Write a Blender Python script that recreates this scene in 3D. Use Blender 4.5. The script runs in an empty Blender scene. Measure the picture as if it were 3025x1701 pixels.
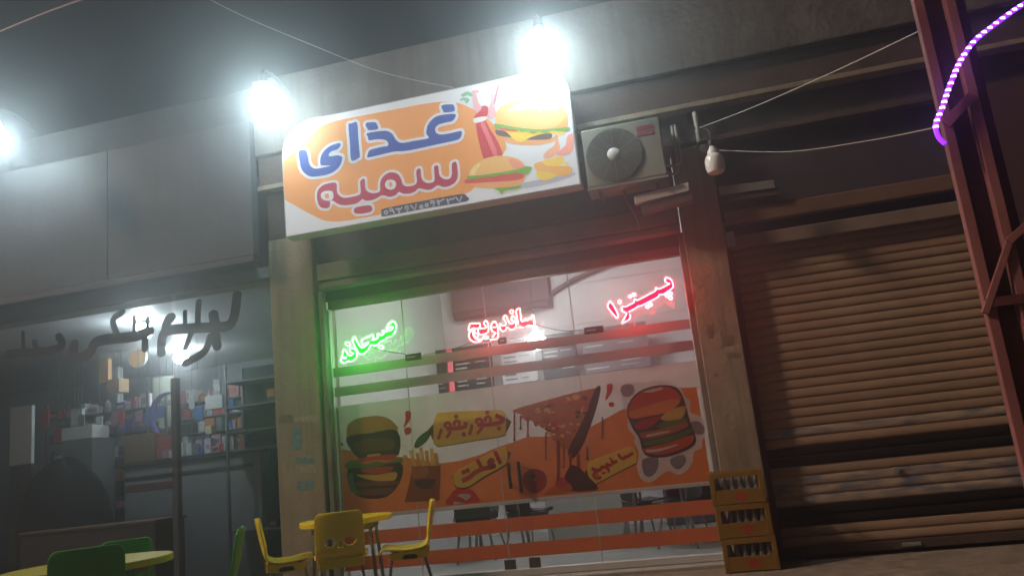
import bpy, bmesh, math, random
from mathutils import Vector, Matrix
from mathutils.geometry import tessellate_polygon
random.seed(7)
SC = bpy.context.scene
COL = SC.collection

# ------------------------------------------------------------------ camera
CAM = Vector((0.0, -7.0, 1.05))
FPX, CX, CY = 2350.0, 1512.5, 850.5            # lens fitted to the photograph's straight edges
YAW, PITCH, ROLL = map(math.radians, (12.26, 11.92, -6.22))
fwd = Vector((-math.sin(YAW) * math.cos(PITCH), math.cos(YAW) * math.cos(PITCH), math.sin(PITCH)))
rt0 = Vector((math.cos(YAW), math.sin(YAW), 0.0)); up0 = rt0.cross(fwd)
RT = math.cos(ROLL) * rt0 + math.sin(ROLL) * up0
UP = -math.sin(ROLL) * rt0 + math.cos(ROLL) * up0
cd = bpy.data.cameras.new('camera'); cam = bpy.data.objects.new('camera', cd); COL.objects.link(cam)
cd.sensor_width = 36.0; cd.lens = FPX / 3025.0 * 36.0; cd.clip_start = 0.05; cd.clip_end = 500
cam.matrix_world = Matrix(((RT.x, UP.x, -fwd.x, CAM.x), (RT.y, UP.y, -fwd.y, CAM.y), (RT.z, UP.z, -fwd.z, CAM.z), (0, 0, 0, 1)))
SC.camera = cam
cd.dof.use_dof = True; cd.dof.focus_distance = 4.2; cd.dof.aperture_fstop = 7.0

# ------------------------------------------------------------------ sky, night ambience, exposure
SUN_EL, SUN_AZ = math.radians(36), math.radians(-118)
w = bpy.data.worlds.new('World'); SC.world = w; w.use_nodes = True
nt = w.node_tree; bg = nt.nodes['Background']
sky = nt.nodes.new('ShaderNodeTexSky'); sky.sky_type = 'NISHITA'; sky.sun_disc = False
sky.sun_elevation = SUN_EL; sky.sun_rotation = SUN_AZ
nt.links.new(sky.outputs[0], bg.inputs[0]); bg.inputs[1].default_value = 0.0014
sd = bpy.data.lights.new('sun', 'SUN'); sd.energy = 2.3; sd.angle = math.radians(5); sd.color = (1.0, 0.71, 0.53)  # directional lamp standing in for an unseen street lamp
sun = bpy.data.objects.new('sun', sd); COL.objects.link(sun)
sun.rotation_euler = Vector((0.86, 0.40, -0.70)).to_track_quat('-Z', 'Y').to_euler()
SC.view_settings.view_transform = 'Standard'; SC.view_settings.look = 'None'
SC.view_settings.exposure = 0.0; SC.view_settings.gamma = 1.0; SC.view_settings.use_curve_mapping = False
cy = SC.cycles
cy.use_denoising = True; cy.max_bounces = 6; cy.diffuse_bounces = 3; cy.glossy_bounces = 3; cy.transparent_max_bounces = 12
cy.transmission_bounces = 4; cy.volume_bounces = 0; cy.sample_clamp_indirect = 4.0; cy.caustics_reflective = False; cy.caustics_refractive = False

# ------------------------------------------------------------------ survey helper: a photo point on a real plane y = Y (metres)
def at(p, Y):
    d = RT * ((p[0] - CX) / FPX) - UP * ((p[1] - CY) / FPX) + fwd
    return CAM + d * ((Y - CAM.y) / d.y)
def gz(p, z):
    d = RT * ((p[0] - CX) / FPX) - UP * ((p[1] - CY) / FPX) + fwd
    return CAM + d * ((z - CAM.z) / d.z)
Z = {  # survey sheets: origin and pixel size of each enlarged detail the outlines were read from
 'S1': (860, 280, .20963), 'S2': (900, 450, .1941), 'PH': (1100, 560, .11646), 'SB': (1350, 220, .27605), 'SG': (800, 200, .3727),
 'N1': (990, 930, .11044), 'N2': (1360, 890, .09662), 'N3': (1780, 800, .11735), 'P1': (930, 1050, .3312), 'P2': (1480, 1050, .3312),
 'W1': (1270, 1190, .18629), 'W2': (1700, 1300, .10353), 'LS': (0, 750, .37963), 'D': (0, 0, 1.1743), 'U': (900, 700, .48525), 'R': (2500, 0, .6213)}
def sh(k, pts):
    ox, oy, s = Z[k]
    return [(ox + x * s, oy + y * s) for x, y in pts]
def pl(k, pts, Y):
    """photo outline -> (x, z) on the plane y = Y"""
    return [(v.x, v.z) for v in (at(p, Y) for p in sh(k, pts))]

# ------------------------------------------------------------------ materials
MATS = {}
def mat(name, col, rough=0.6, metal=0.0, var=0.12, scale=6.0, bump=0.0, emit=None, es=0.0, dirt=None, dirt_scale=1.5, spec=0.5, trans=0.0, streak=None, orand=0.0):
    if name in MATS: return MATS[name]
    m = bpy.data.materials.new(name); m.use_nodes = True; n = m.node_tree; b = n.nodes['Principled BSDF']
    b.inputs['Roughness'].default_value = rough; b.inputs['Metallic'].default_value = metal
    b.inputs['Specular IOR Level'].default_value = spec
    tc = n.nodes.new('ShaderNodeTexCoord'); nz = n.nodes.new('ShaderNodeTexNoise')
    nz.inputs['Scale'].default_value = scale; nz.inputs['Detail'].default_value = 3; nz.inputs['Roughness'].default_value = 0.65
    n.links.new(tc.outputs['Object'], nz.inputs['Vector'])
    rp = n.nodes.new('ShaderNodeValToRGB')
    lo = tuple(max(0, c * (1 - var)) for c in col[:3]) + (1,); hi = tuple(min(1, c * (1 + var)) for c in col[:3]) + (1,)
    rp.color_ramp.elements[0].position = 0.3; rp.color_ramp.elements[0].color = lo
    rp.color_ramp.elements[1].position = 0.7; rp.color_ramp.elements[1].color = hi
    n.links.new(nz.outputs[0], rp.inputs[0]); out = rp.outputs[0]
    if dirt:
        n2 = n.nodes.new('ShaderNodeTexNoise'); n2.inputs['Scale'].default_value = dirt_scale; n2.inputs['Detail'].default_value = 5; n2.inputs['Roughness'].default_value = 0.7
        n.links.new(tc.outputs['Object'], n2.inputs['Vector'])
        r2 = n.nodes.new('ShaderNodeValToRGB'); r2.color_ramp.elements[0].position = 0.5; r2.color_ramp.elements[1].position = 0.66
        n.links.new(n2.outputs[0], r2.inputs[0])
        mx = n.nodes.new('ShaderNodeMix'); mx.data_type = 'RGBA'
        n.links.new(r2.outputs[0], mx.inputs[0]); n.links.new(out, mx.inputs[6]); mx.inputs[7].default_value = tuple(dirt) + (1,)
        out = mx.outputs[2]
    if streak:   # run-off stains: noise stretched along the vertical
        mp = n.nodes.new('ShaderNodeMapping'); mp.inputs['Scale'].default_value = (7, 7, 0.55); n.links.new(tc.outputs['Object'], mp.inputs[0])
        n3 = n.nodes.new('ShaderNodeTexNoise'); n3.inputs['Scale'].default_value = 1.6; n3.inputs['Detail'].default_value = 4; n.links.new(mp.outputs[0], n3.inputs['Vector'])
        r3 = n.nodes.new('ShaderNodeValToRGB'); r3.color_ramp.elements[0].position = 0.46; r3.color_ramp.elements[1].position = 0.72; n.links.new(n3.outputs[0], r3.inputs[0])
        m3 = n.nodes.new('ShaderNodeMix'); m3.data_type = 'RGBA'; n.links.new(r3.outputs[0], m3.inputs[0]); n.links.new(out, m3.inputs[6]); m3.inputs[7].default_value = tuple(streak) + (1,); out = m3.outputs[2]
    if orand:
        oi = n.nodes.new('ShaderNodeObjectInfo'); hs = n.nodes.new('ShaderNodeHueSaturation'); mr = n.nodes.new('ShaderNodeMapRange')
        mr.inputs[3].default_value = 1 - orand; mr.inputs[4].default_value = 1 + orand; n.links.new(oi.outputs['Random'], mr.inputs[0]); n.links.new(mr.outputs[0], hs.inputs['Value']); n.links.new(out, hs.inputs['Color']); out = hs.outputs[0]
    n.links.new(out, b.inputs['Base Color'])
    if bump:
        bp = n.nodes.new('ShaderNodeBump'); bp.inputs['Strength'].default_value = bump; bp.inputs['Distance'].default_value = 0.01
        nb = n.nodes.new('ShaderNodeTexNoise'); nb.inputs['Scale'].default_value = scale * 6; nb.inputs['Detail'].default_value = 2
        n.links.new(tc.outputs['Object'], nb.inputs['Vector']); n.links.new(nb.outputs[0], bp.inputs['Height']); n.links.new(bp.outputs[0], b.inputs['Normal'])
    if emit:
        b.inputs['Emission Color'].default_value = tuple(emit) + (1,); b.inputs['Emission Strength'].default_value = es
    if trans:   # printed film on glass: light from the room glows through it
        tr = n.nodes.new('ShaderNodeBsdfTranslucent'); n.links.new(out, tr.inputs[0])
        ms = n.nodes.new('ShaderNodeMixShader'); ms.inputs[0].default_value = trans
        o = n.nodes['Material Output']; n.links.new(b.outputs[0], ms.inputs[1]); n.links.new(tr.outputs[0], ms.inputs[2]); n.links.new(ms.outputs[0], o.inputs[0])
    MATS[name] = m; return m
def glass(name, tint=(0.92, 0.95, 0.95), refl=0.03, rough=0.03):
    if name in MATS: return MATS[name]
    m = bpy.data.materials.new(name); m.use_nodes = True; n = m.node_tree
    n.nodes.remove(n.nodes['Principled BSDF']); o = n.nodes['Material Output']
    t = n.nodes.new('ShaderNodeBsdfTransparent'); t.inputs[0].default_value = tint + (1,)
    g = n.nodes.new('ShaderNodeBsdfGlossy'); g.inputs['Roughness'].default_value = rough
    lw = n.nodes.new('ShaderNodeLayerWeight'); lw.inputs[0].default_value = 0.25
    ma = n.nodes.new('ShaderNodeMath'); ma.operation = 'MULTIPLY_ADD'; ma.inputs[1].default_value = 0.05; ma.inputs[2].default_value = refl * 0.5
    n.links.new(lw.outputs['Fresnel'], ma.inputs[0])
    ms = n.nodes.new('ShaderNodeMixShader'); n.links.new(ma.outputs[0], ms.inputs[0]); n.links.new(t.outputs[0], ms.inputs[1]); n.links.new(g.outputs[0], ms.inputs[2])
    n.links.new(ms.outputs[0], o.inputs[0]); MATS[name] = m; return m
SIGN_GLOW = 0.42
def signprint(name, col):      # print on the backlit acrylic face of the shop sign
    m = mat('sign_' + name, col, rough=0.35, var=0.03, scale=3, emit=col, es=SIGN_GLOW)
    if name != 'white': m.cycles.emission_sampling = 'NONE'
    return m
def film(name, col):           # print on window film
    return mat('film_' + name, col, rough=0.45, var=0.06, scale=9, trans=0.5)

# ------------------------------------------------------------------ mesh builders
def catmull(pts, closed, n=5):
    out = []; N = len(pts)
    rng = range(N) if closed else range(N - 1)
    for i in rng:
        g = (lambda k: pts[k % N]) if closed else (lambda k: pts[min(max(k, 0), N - 1)])
        p0, p1, p2, p3 = g(i - 1), g(i), g(i + 1), g(i + 2)
        for j in range(n):
            t = j / n; t2 = t * t; t3 = t2 * t
            out.append(tuple(0.5 * (2 * b + (c - a) * t + (2 * a - 5 * b + 4 * c - d) * t2 + (3 * b - a - 3 * c + d) * t3) for a, b, c, d in zip(p0, p1, p2, p3)))
    if not closed: out.append(pts[-1])
    return out
class MB:
    def __init__(s): s.v = []; s.f = []; s.m = []
    def add(s, vs, fs, mi=0):
        o = len(s.v); s.v += [tuple(v) for v in vs]; s.f += [tuple(i + o for i in f) for f in fs]; s.m += [mi] * len(fs); return s
    def box(s, x0, x1, y0, y1, z0, z1, mi=0):
        return s.add([(x0,y0,z0),(x1,y0,z0),(x1,y1,z0),(x0,y1,z0),(x0,y0,z1),(x1,y0,z1),(x1,y1,z1),(x0,y1,z1)],
                     [(0,3,2,1),(4,5,6,7),(0,1,5,4),(1,2,6,5),(2,3,7,6),(3,0,4,7)], mi)
    def prism(s, pts, a0, a1, axis='y', mi=0):      # outline extruded along an axis
        N = len(pts)
        mk = {'y': lambda p, a: (p[0], a, p[1]), 'x': lambda p, a: (a, p[0], p[1]), 'z': lambda p, a: (p[0], p[1], a)}[axis]
        tri = tessellate_polygon([[Vector((p[0], p[1], 0)) for p in pts]])
        vs = [mk(p, a0) for p in pts] + [mk(p, a1) for p in pts]
        fs = [tuple(t) for t in tri] + [tuple(i + N for i in reversed(t)) for t in tri] + [(i, (i + 1) % N, (i + 1) % N + N, i + N) for i in range(N)]
        return s.add(vs, fs, mi)
    def flat(s, pts, Y, mi=0):                      # printed patch lying on the plane y = Y
        tri = tessellate_polygon([[Vector((p[0], p[1], 0)) for p in pts]])
        return s.add([(p[0], Y, p[1]) for p in pts], tri, mi)
    def ribbon(s, pts, wid, Y, closed=False, mi=0): # printed stroke on the plane y = Y
        N = len(pts); L = []; Rr = []
        for i in range(N):
            a = pts[i - 1] if (closed or i > 0) else pts[i]; b = pts[(i + 1) % N] if (closed or i < N - 1) else pts[i]
            dx, dz = b[0] - a[0], b[1] - a[1]; l = math.hypot(dx, dz) or 1e-9
            nx, nz = -dz / l * wid / 2, dx / l * wid / 2
            L.append((pts[i][0] + nx, Y, pts[i][1] + nz)); Rr.append((pts[i][0] - nx, Y, pts[i][1] - nz))
        fs = [(i, (i + 1) % N, (i + 1) % N + N, i + N) for i in (range(N) if closed else range(N - 1))]
        return s.add(L + Rr, fs, mi)
    def disc(s, c, rx, rz, Y, n=18, mi=0):
        return s.flat([(c[0] + rx * math.cos(6.2832 * k / n), c[1] + rz * math.sin(6.2832 * k / n)) for k in range(n)], Y, mi)
    def tube(s, pts, r, n=8, closed=False, mi=0, cap=True):
        P = [Vector(p) for p in pts]; N = len(P); rs = r if isinstance(r, (list, tuple)) else [r] * N
        ref = None; vs = []
        for i in range(N):
            a = P[i - 1] if (closed or i > 0) else P[i]; b = P[(i + 1) % N] if (closed or i < N - 1) else P[i]
            t = (b - a); t = t.normalized() if t.length > 1e-9 else Vector((0, 0, 1))
            if ref is None: ref = Vector((0, 1, 0)) if abs(t.y) < 0.9 else Vector((1, 0, 0))
            u = (ref - t * ref.dot(t)); u = u.normalized() if u.length > 1e-6 else t.orthogonal().normalized()
            ref = u; v = t.cross(u)
            vs += [P[i] + (u * math.cos(6.2832 * k / n) + v * math.sin(6.2832 * k / n)) * rs[i] for k in range(n)]
        fs = []
        for i in (range(N) if closed else range(N - 1)):
            j = (i + 1) % N
            fs += [(i * n + k, i * n + (k + 1) % n, j * n + (k + 1) % n, j * n + k) for k in range(n)]
        if cap and not closed: fs += [tuple(range(n - 1, -1, -1)), tuple((N - 1) * n + k for k in range(n))]
        return s.add(vs, fs, mi)
    def lathe(s, prof, c=(0, 0, 0), n=20, axis='z', mi=0):
        vs = []; fs = []; M = len(prof)
        for (r, h) in prof:
            for k in range(n):
                a = 6.2832 * k / n; x, y = r * math.cos(a), r * math.sin(a)
                p = {'z': (x, y, h), 'y': (x, h, y), 'x': (h, x, y)}[axis]
                vs.append((p[0] + c[0], p[1] + c[1], p[2] + c[2]))
        for i in range(M - 1):
            fs += [(i * n + k, i * n + (k + 1) % n, (i + 1) * n + (k + 1) % n, (i + 1) * n + k) for k in range(n)]
        return s.add(vs, fs, mi)
    def build(s, name, mats, parent=None, smooth=False, bevel=0.0):
        me = bpy.data.meshes.new(name); me.from_pydata(s.v, [], s.f)
        for m in (mats if isinstance(mats, (list, tuple)) else [mats]): me.materials.append(m)
        me.polygons.foreach_set('material_index', s.m)
        bm = bmesh.new(); bm.from_mesh(me); bmesh.ops.recalc_face_normals(bm, faces=bm.faces); bm.to_mesh(me); bm.free()
        if smooth: me.polygons.foreach_set('use_smooth', [True] * len(me.polygons))
        me.update(); o = bpy.data.objects.new(name, me); COL.objects.link(o)
        if parent: o.parent = parent
        if smooth and not bevel:
            try: me.set_sharp_from_angle(angle=math.radians(42))
            except Exception: pass
        if bevel:
            b = o.modifiers.new('bevel', 'BEVEL'); b.width = bevel; b.segments = 2; b.limit_method = 'ANGLE'
        return o
ORD = ['first', 'second', 'third', 'fourth', 'fifth', 'sixth', 'seventh', 'eighth', 'ninth', 'tenth', 'eleventh', 'twelfth', 'thirteenth', 'fourteenth', 'fifteenth', 'sixteenth']
SEEN = {}
def nth(key):
    SEEN[key] = SEEN.get(key, -1) + 1; return ORD[min(SEEN[key], 15)]
def tag(o, label=None, cat=None, group=None, kind=None):
    for k, v in (('label', label), ('category', cat), ('group', group), ('kind', kind)):
        if v: o[k] = v
    return o
def thing(name, label, cat, loc=(0, 0, 0), rz=0.0, group=None):
    o = bpy.data.objects.new(name, None); COL.objects.link(o); o.location = loc; o.rotation_euler = (0, 0, rz)
    o.empty_display_size = 0.1
    return tag(o, label, cat, group)
def copy_tree(o, parent=None):
    c = o.copy(); COL.objects.link(c); c.parent = parent
    for ch in o.children: copy_tree(ch, c)
    return c
def bx(name, m, parent, *a, bevel=0.0):
    return MB().box(*a).build(name, m, parent, bevel=bevel)

# ------------------------------------------------------------------ materials in use
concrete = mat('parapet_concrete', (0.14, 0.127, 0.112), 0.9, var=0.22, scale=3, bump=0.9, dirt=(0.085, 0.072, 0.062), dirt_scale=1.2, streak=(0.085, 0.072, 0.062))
concrete_dark = mat('parapet_dimmed', (0.05, 0.05, 0.054), 0.9, var=0.25, scale=3, bump=0.6, streak=(0.035, 0.035, 0.038))  # colour darkened so the left roofline fades against the sky glow
shaded_plaster = mat('shaded_brown_plaster', (0.085, 0.056, 0.044), 0.9, var=0.25, scale=4, bump=0.5, dirt=(0.05, 0.034, 0.028))  # brown plaster with the shade on the wall bands put into its colour
stone = mat('pillar_stone', (0.33, 0.275, 0.19), 0.75, var=0.18, scale=5, bump=0.6, dirt=(0.21, 0.165, 0.11), dirt_scale=2.5, streak=(0.20, 0.16, 0.11))
darkwall = mat('dark_wall', (0.05, 0.04, 0.045), 0.9, var=0.2, bump=0.3)
pave = mat('pavement', (0.26, 0.21, 0.16), 0.92, var=0.3, scale=9, bump=0.9, dirt=(0.14, 0.11, 0.085), dirt_scale=4)
slate = mat('fascia_sheet', (0.082, 0.088, 0.102), 0.65, metal=0.1, var=0.2, scale=2.5, bump=0.3, dirt=(0.07, 0.07, 0.075), dirt_scale=0.8, streak=(0.065, 0.068, 0.075))
alu = mat('white_aluminium', (0.62, 0.62, 0.60), 0.4, metal=0.2, var=0.06)
darkalu = mat('dark_aluminium', (0.10, 0.10, 0.11), 0.45, metal=0.5, var=0.1)
greyalu = mat('grey_aluminium', (0.33, 0.35, 0.37), 0.45, metal=0.3, var=0.08)
boxmetal = mat('roller_box_metal', (0.22, 0.20, 0.17), 0.6, metal=0.2, var=0.15, scale=5, dirt=(0.13, 0.11, 0.09))
white = mat('white_plastic', (0.72, 0.72, 0.70), 0.4, var=0.04)
whitewall = mat('white_panel_wall', (0.80, 0.78, 0.78), 0.3, var=0.04, scale=2)
black = mat('black_plastic', (0.02, 0.02, 0.022), 0.4, var=0.1)
steel = mat('leg_steel', (0.30, 0.30, 0.30), 0.35, metal=0.8, var=0.08)
wiremat = mat('cable_sheath', (0.06, 0.055, 0.055), 0.6)
palewire = mat('pale_cable', (0.55, 0.53, 0.50), 0.6)

# ------------------------------------------------------------------ ground
g = MB(); nx, ny = 60, 40
gv = []; gf = []
for j in range(ny + 1):
    for i in range(nx + 1):
        x = -20 + 34 * i / nx; y = -14 + 14 * j / ny
        gv.append((x, y, random.uniform(-0.006, 0.0)))
for j in range(ny):
    for i in range(nx):
        a = j * (nx + 1) + i; gf.append((a, a + 1, a + nx + 2, a + nx + 1))
o = g.add(gv, gf).build('pavement', pave, smooth=True); tag(o, kind='structure')
o = MB().add([(-60, -60, -0.02), (60, -60, -0.02), (60, 60, -0.02), (-60, 60, -0.02)], [(0, 1, 2, 3)]).build('ground', pave); tag(o, kind='structure')

# ------------------------------------------------------------------ the row of shops
bld = thing('shop_building', 'row of single-storey shops with concrete parapet and shade-darkened brown plaster bands', 'building', (0, 0, 0))
ROOF = 5.13
MB().box(-4.02, 6, -0.10, 0.4, 4.30, ROOF).build('parapet', concrete, bld, bevel=0.012)
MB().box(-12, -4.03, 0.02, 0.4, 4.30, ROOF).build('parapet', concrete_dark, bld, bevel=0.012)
MB().box(-4.02, 6, -0.03, 0.4, 3.985, 4.298).build('plaster_band', shaded_plaster, bld)
MB().box(-4.02, 6, -0.075, 0.4, 3.935, 3.983).build('ledge', stone, bld, bevel=0.006)
MB().box(-3.98, 6, 0.06, 0.4, 3.66, 3.933).build('plaster_band', shaded_plaster, bld)
MB().box(0.43, 6, -0.01, 0.4, 3.61, 3.658).build('ledge', shaded_plaster, bld, bevel=0.006)
MB().box(0.43, 6, 0.10, 0.4, 2.96, 3.608).build('plaster_band', darkwall, bld)
MB().box(-3.48, 0.06, 0.08, 0.4, 2.98, 3.658).build('lintel', mat('dark_lintel', (0.085, 0.085, 0.09), 0.8, var=0.2, bump=0.3), bld)
for x0, x1, zt in ((-3.97, -3.50, 3.42), (0.07, 0.42, 3.60)):
    MB().box(x0, x1, 0.0, 0.45, -0.02, zt).build('pillar', stone, bld, bevel=0.01)
MB().box(-3.97, -3.50, 0.03, 0.45, 3.422, 3.93).build('pillar', shaded_plaster, bld)
MB().box(2.44, 3.3, -0.05, 0.45, -0.02, 3.6).build('pillar', mat('maroon_pillar', (0.08, 0.035, 0.04), 0.8), bld)
MB().box(3.3, 8, 0.05, 0.45, -0.02, 3.6).build('side_wall', darkwall, bld)
# peeled paper and paint scraps on the pillars
scrap = [mat('blue_paper', (0.13, 0.24, 0.30), 0.8, var=0.5, scale=30), mat('pale_paper', (0.36, 0.32, 0.25), 0.8, var=0.3, scale=30), mat('grime', (0.19, 0.155, 0.11), 0.9, var=0.3, scale=30)]
def torn(p):
    out = []
    for a_, b_ in zip(p, p[1:] + p[:1]):
        n_ = max(3, int((b_ - a_).length / 0.012))
        for k in range(n_):
            q = a_.lerp(b_, k / n_); out.append((q.x + random.uniform(-.007, .007), q.z + random.uniform(-.009, .009)))
    return out
for (a, b, c, d, mi) in ((735,1075,757,1130,0),(745,1150,790,1163,0),(748,1210,790,1228,0),(745,1170,795,1188,1),(700,1045,735,1062,2),(740,1045,800,1060,1)):
    p = [at((x * 1.1743, y * 1.1743), -0.002) for x, y in ((a, b), (c, b - 2), (c, d), (a, d + 2))]
    MB().flat(torn(p), -0.002 - 0.0005 * mi).build('paper_scrap', scrap[mi], bld)
for (a, b, c, d, mi) in ((1818,845,1845,870,2),(1826,872,1850,884,1),(1830,890,1860,900,2),(1795,940,1806,946,2),(1780,818,1796,850,2)):
    p = [at((x * 1.1743, y * 1.1743), -0.002) for x, y in ((a, b), (c, b - 2), (c, d), (a, d + 2))]
    MB().flat(torn(p), -0.002).build('paper_scrap', scrap[mi], bld)
# room shells behind the fronts
MB().box(-3.50, 0.07, 4.05, 4.2, -0.02, 3.9).build('back_wall', whitewall, bld)
MB().box(-3.62, -3.50, 0.451, 4.05, -0.02, 3.9).build('room_wall', whitewall, bld)
MB().box(0.07, 0.19, 0.451, 4.05, -0.02, 3.9).build('room_wall', whitewall, bld)
MB().box(-3.50, 0.07, 0.401, 4.05, 3.80, 3.9).build('room_ceiling', whitewall, bld)
MB().box(-3.50, 0.07, 0.20, 4.05, -0.02, 0.02).build('room_floor', mat('floor_tile', (0.42, 0.42, 0.40), 0.35, var=0.08), bld)
lw2 = mat('left_shop_wall', (0.40, 0.41, 0.44), 0.6, var=0.08)
MB().box(-12, -3.98, 4.6, 4.75, -0.02, 3.1).build('back_wall', lw2, bld)
MB().box(-4.12, -3.98, 0.451, 4.6, -0.02, 3.1).build('room_wall', lw2, bld)
MB().box(-12.1, -12, 0.1, 4.6, -0.02, 3.1).build('room_wall', lw2, bld)
MB().box(-12, -3.98, 0.2, 4.75, 3.02, 3.1).build('room_ceiling', mat('left_ceiling', (0.78, 0.80, 0.82), 0.5, var=0.05), bld)
MB().box(-12, -3.98, 0.2, 4.6, -0.02, 0.02).build('room_floor', mat('left_floor', (0.10, 0.08, 0.07), 0.6), bld)
# tile joints on the fast-food room's back wall: real grooves between white panels
for k in range(6):
    MB().box(-3.49, 0.06, 4.035, 4.049, 0.45 + k * 0.58, 0.452 + k * 0.58 + 0.572).build('wall_panel', whitewall, bld, bevel=0.004)

# ------------------------------------------------------------------ rolled-up shutter over the fast-food front
rb = thing('rolled_shutter_box', 'dull metal rolled-up shutter housing above the lit shop window', 'shutter box', (0, 0, 0))
MB().box(-3.47, 0.055, 0.02, 0.079, 2.93, 3.10).build('housing', boxmetal, rb, bevel=0.01)
prof = [(0.045, 2.925), (0.03, 2.90), (0.03, 2.86), (0.05, 2.835), (0.10, 2.835), (0.10, 2.925)]
MB().prism(prof, -3.47, 0.055, 'x').build('rolled_slats', boxmetal, rb)
MB().box(-3.47, 0.055, 0.11, 0.16, 2.74, 2.90).build('inner_guide', mat('guide_dark', (0.07, 0.065, 0.06), 0.6, metal=0.3), rb)
for x in (-3.47, 0.02):
    MB().box(x, x + 0.05, 0.02, 0.09, 0.03, 2.83).build('side_rail', boxmetal, rb, bevel=0.006)

# ------------------------------------------------------------------ fast-food glass front
GY = 0.15
gl = glass('shop_glass')
sf = thing('glass_shopfront', 'white aluminium glass shop front with printed film of burgers and pizza', 'shop front', (0, 0, 0))
XL, XR, ZT, ZB = -3.415, 0.015, 2.655, 0.09
MB().box(XL - 0.003, XR + 0.003, GY - 0.03, GY + 0.05, ZT, ZT + 0.085).build('frame', boxmetal, sf, bevel=0.004)
MB().box(XL, XR, GY - 0.035, GY + 0.05, 0.03, ZB).build('sill', alu, sf, bevel=0.006)
MB().box(-3.49, 0.06, -0.04, GY + 0.06, -0.02, 0.028).build('threshold', mat('threshold_stone', (0.33, 0.30, 0.26), 0.7, var=0.2, bump=0.3), sf, bevel=0.008)
MB().box(XL - 0.05, XL, GY - 0.03, GY + 0.05, 0.03, ZT).build('frame', alu, sf, bevel=0.004)
MB().box(XR, XR + 0.045, GY - 0.03, GY + 0.05, 0.03, ZT).build('frame', alu, sf, bevel=0.004)
xm = [XL, -2.66, -1.84, -1.02, XR]
for a, b in zip(xm[:-1], xm[1:]):
    MB().box(a + 0.004, b - 0.004, GY, GY + 0.008, ZB, ZT).build('glass_pane', gl, sf)
for x in xm[1:-1]:
    MB().box(x - 0.004, x + 0.004, GY - 0.004, GY + 0.012, ZB, ZT).build('glass_seam', mat('seam', (0.5, 0.5, 0.5), 0.3), sf)
for px in ((1278, 1163, 1228), (1303, 1160, 1238)):
    a = at((px[0] * 1.1743, px[1] * 1.1743), 0.10); b = at(((px[0] + 8) * 1.1743, px[2] * 1.1743), 0.10)
    h = MB().tube([(a.x, 0.10, b.z), (a.x, 0.10, a.z)], 0.016, 10)
    for zz in (b.z + 0.03, a.z - 0.03): h.tube([(a.x, 0.10, zz), (a.x, GY, zz)], 0.01, 8)
    h.build('door_handle', mat('handle_steel', (0.12, 0.10, 0.09), 0.3, metal=0.8), sf, smooth=True)
for (u0, v0, u1, v1) in ((1268, 1408, 1300, 1437), (1330, 1402, 1362, 1432)):
    a = at((u0 * 1.1743, v0 * 1.1743), GY - 0.012); b = at((u1 * 1.1743, v1 * 1.1743), GY - 0.012)
    MB().box(a.x, b.x, GY - 0.016, GY - 0.002, b.z, a.z).build('floor_hinge', mat('hinge_grey', (0.11, 0.10, 0.09), 0.4, metal=0.4), sf, bevel=0.003)
# frosted bands, orange bands
FY = GY - 0.003
def zat(px, py): return at((px, py), FY).z
frost = mat('frosted_film', (0.50, 0.45, 0.44), 0.5, var=0.05, trans=0.55)
for (t, b) in ((2.075, 1.985), (1.885, 1.795)):
    MB().box(XL + 0.003, XR - 0.003, FY, FY + 0.001, b, t).build('frosted_band', frost, sf)
ob = film('orange_band', (0.72, 0.25, 0.11))
for (t, b) in ((0.525, 0.405), (0.305, 0.185)):
    MB().box(XL + 0.003, XR - 0.003, FY, FY + 0.001, b, t).build('orange_band', ob, sf)

# printed poster film: a white sheet with the pictures and words printed on it
PT, PB = 1.70, 0.645
post = MB().box(XL + 0.003, XR - 0.003, FY, FY + 0.001, PB, PT).build('poster', film('white', (0.80, 0.80, 0.79)), sf)
def printed(name, items, Y, mk, parent, step=0.0005):
    """items: list of (color name, rgb, points, smooth) patches in print order"""
    mb = MB(); ms = []; idx = {}
    for k, it in enumerate(items):
        cn, rgb, pts = it[:3]; sm = it[3] if len(it) > 3 else 3
        if cn not in idx: idx[cn] = len(ms); ms.append(mk(cn, rgb))
        q = catmull(pts, True, sm) if sm else pts
        mb.flat(q, Y - step * (k + 1) / max(1, len(items) / 8), idx[cn])
    return mb.build(name, ms, parent)
OR = (0.80, 0.25, 0.06)
orange = pl('P1', [(128, 1400), (128, 905), (180, 850), (260, 835), (420, 870), (800, 905), (1120, 960), (1300, 935), (1480, 880), (1620, 820), (1770, 770), (1902, 720)], FY) + \
         pl('P2', [(250, 722), (360, 720), (520, 715), (700, 690), (900, 580), (1060, 490), (1200, 430), (1400, 350), (1600, 290), (1855, 272)], FY)
zl = PB + 0.03; xs = [p[0] for p in orange]
orange = [(max(XL + 0.02, p[0]), p[1]) for p in orange[1:]] + [(XR - 0.03, orange[-1][1]), (XR - 0.03, zl), (XL + 0.02, zl)]
printed('orange_wave', [('orange', OR, orange, 0)], FY, film, post)
BR = (0.50, 0.24, 0.06); DK = (0.05, 0.025, 0.018); GR = (0.14, 0.25, 0.06); RD = (0.66, 0.04, 0.05); YE = (0.72, 0.50, 0.10)
P1 = lambda pts: pl('P1', pts, FY)
P2 = lambda pts: pl('P2', pts, FY)
Y1 = FY - 0.001
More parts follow.
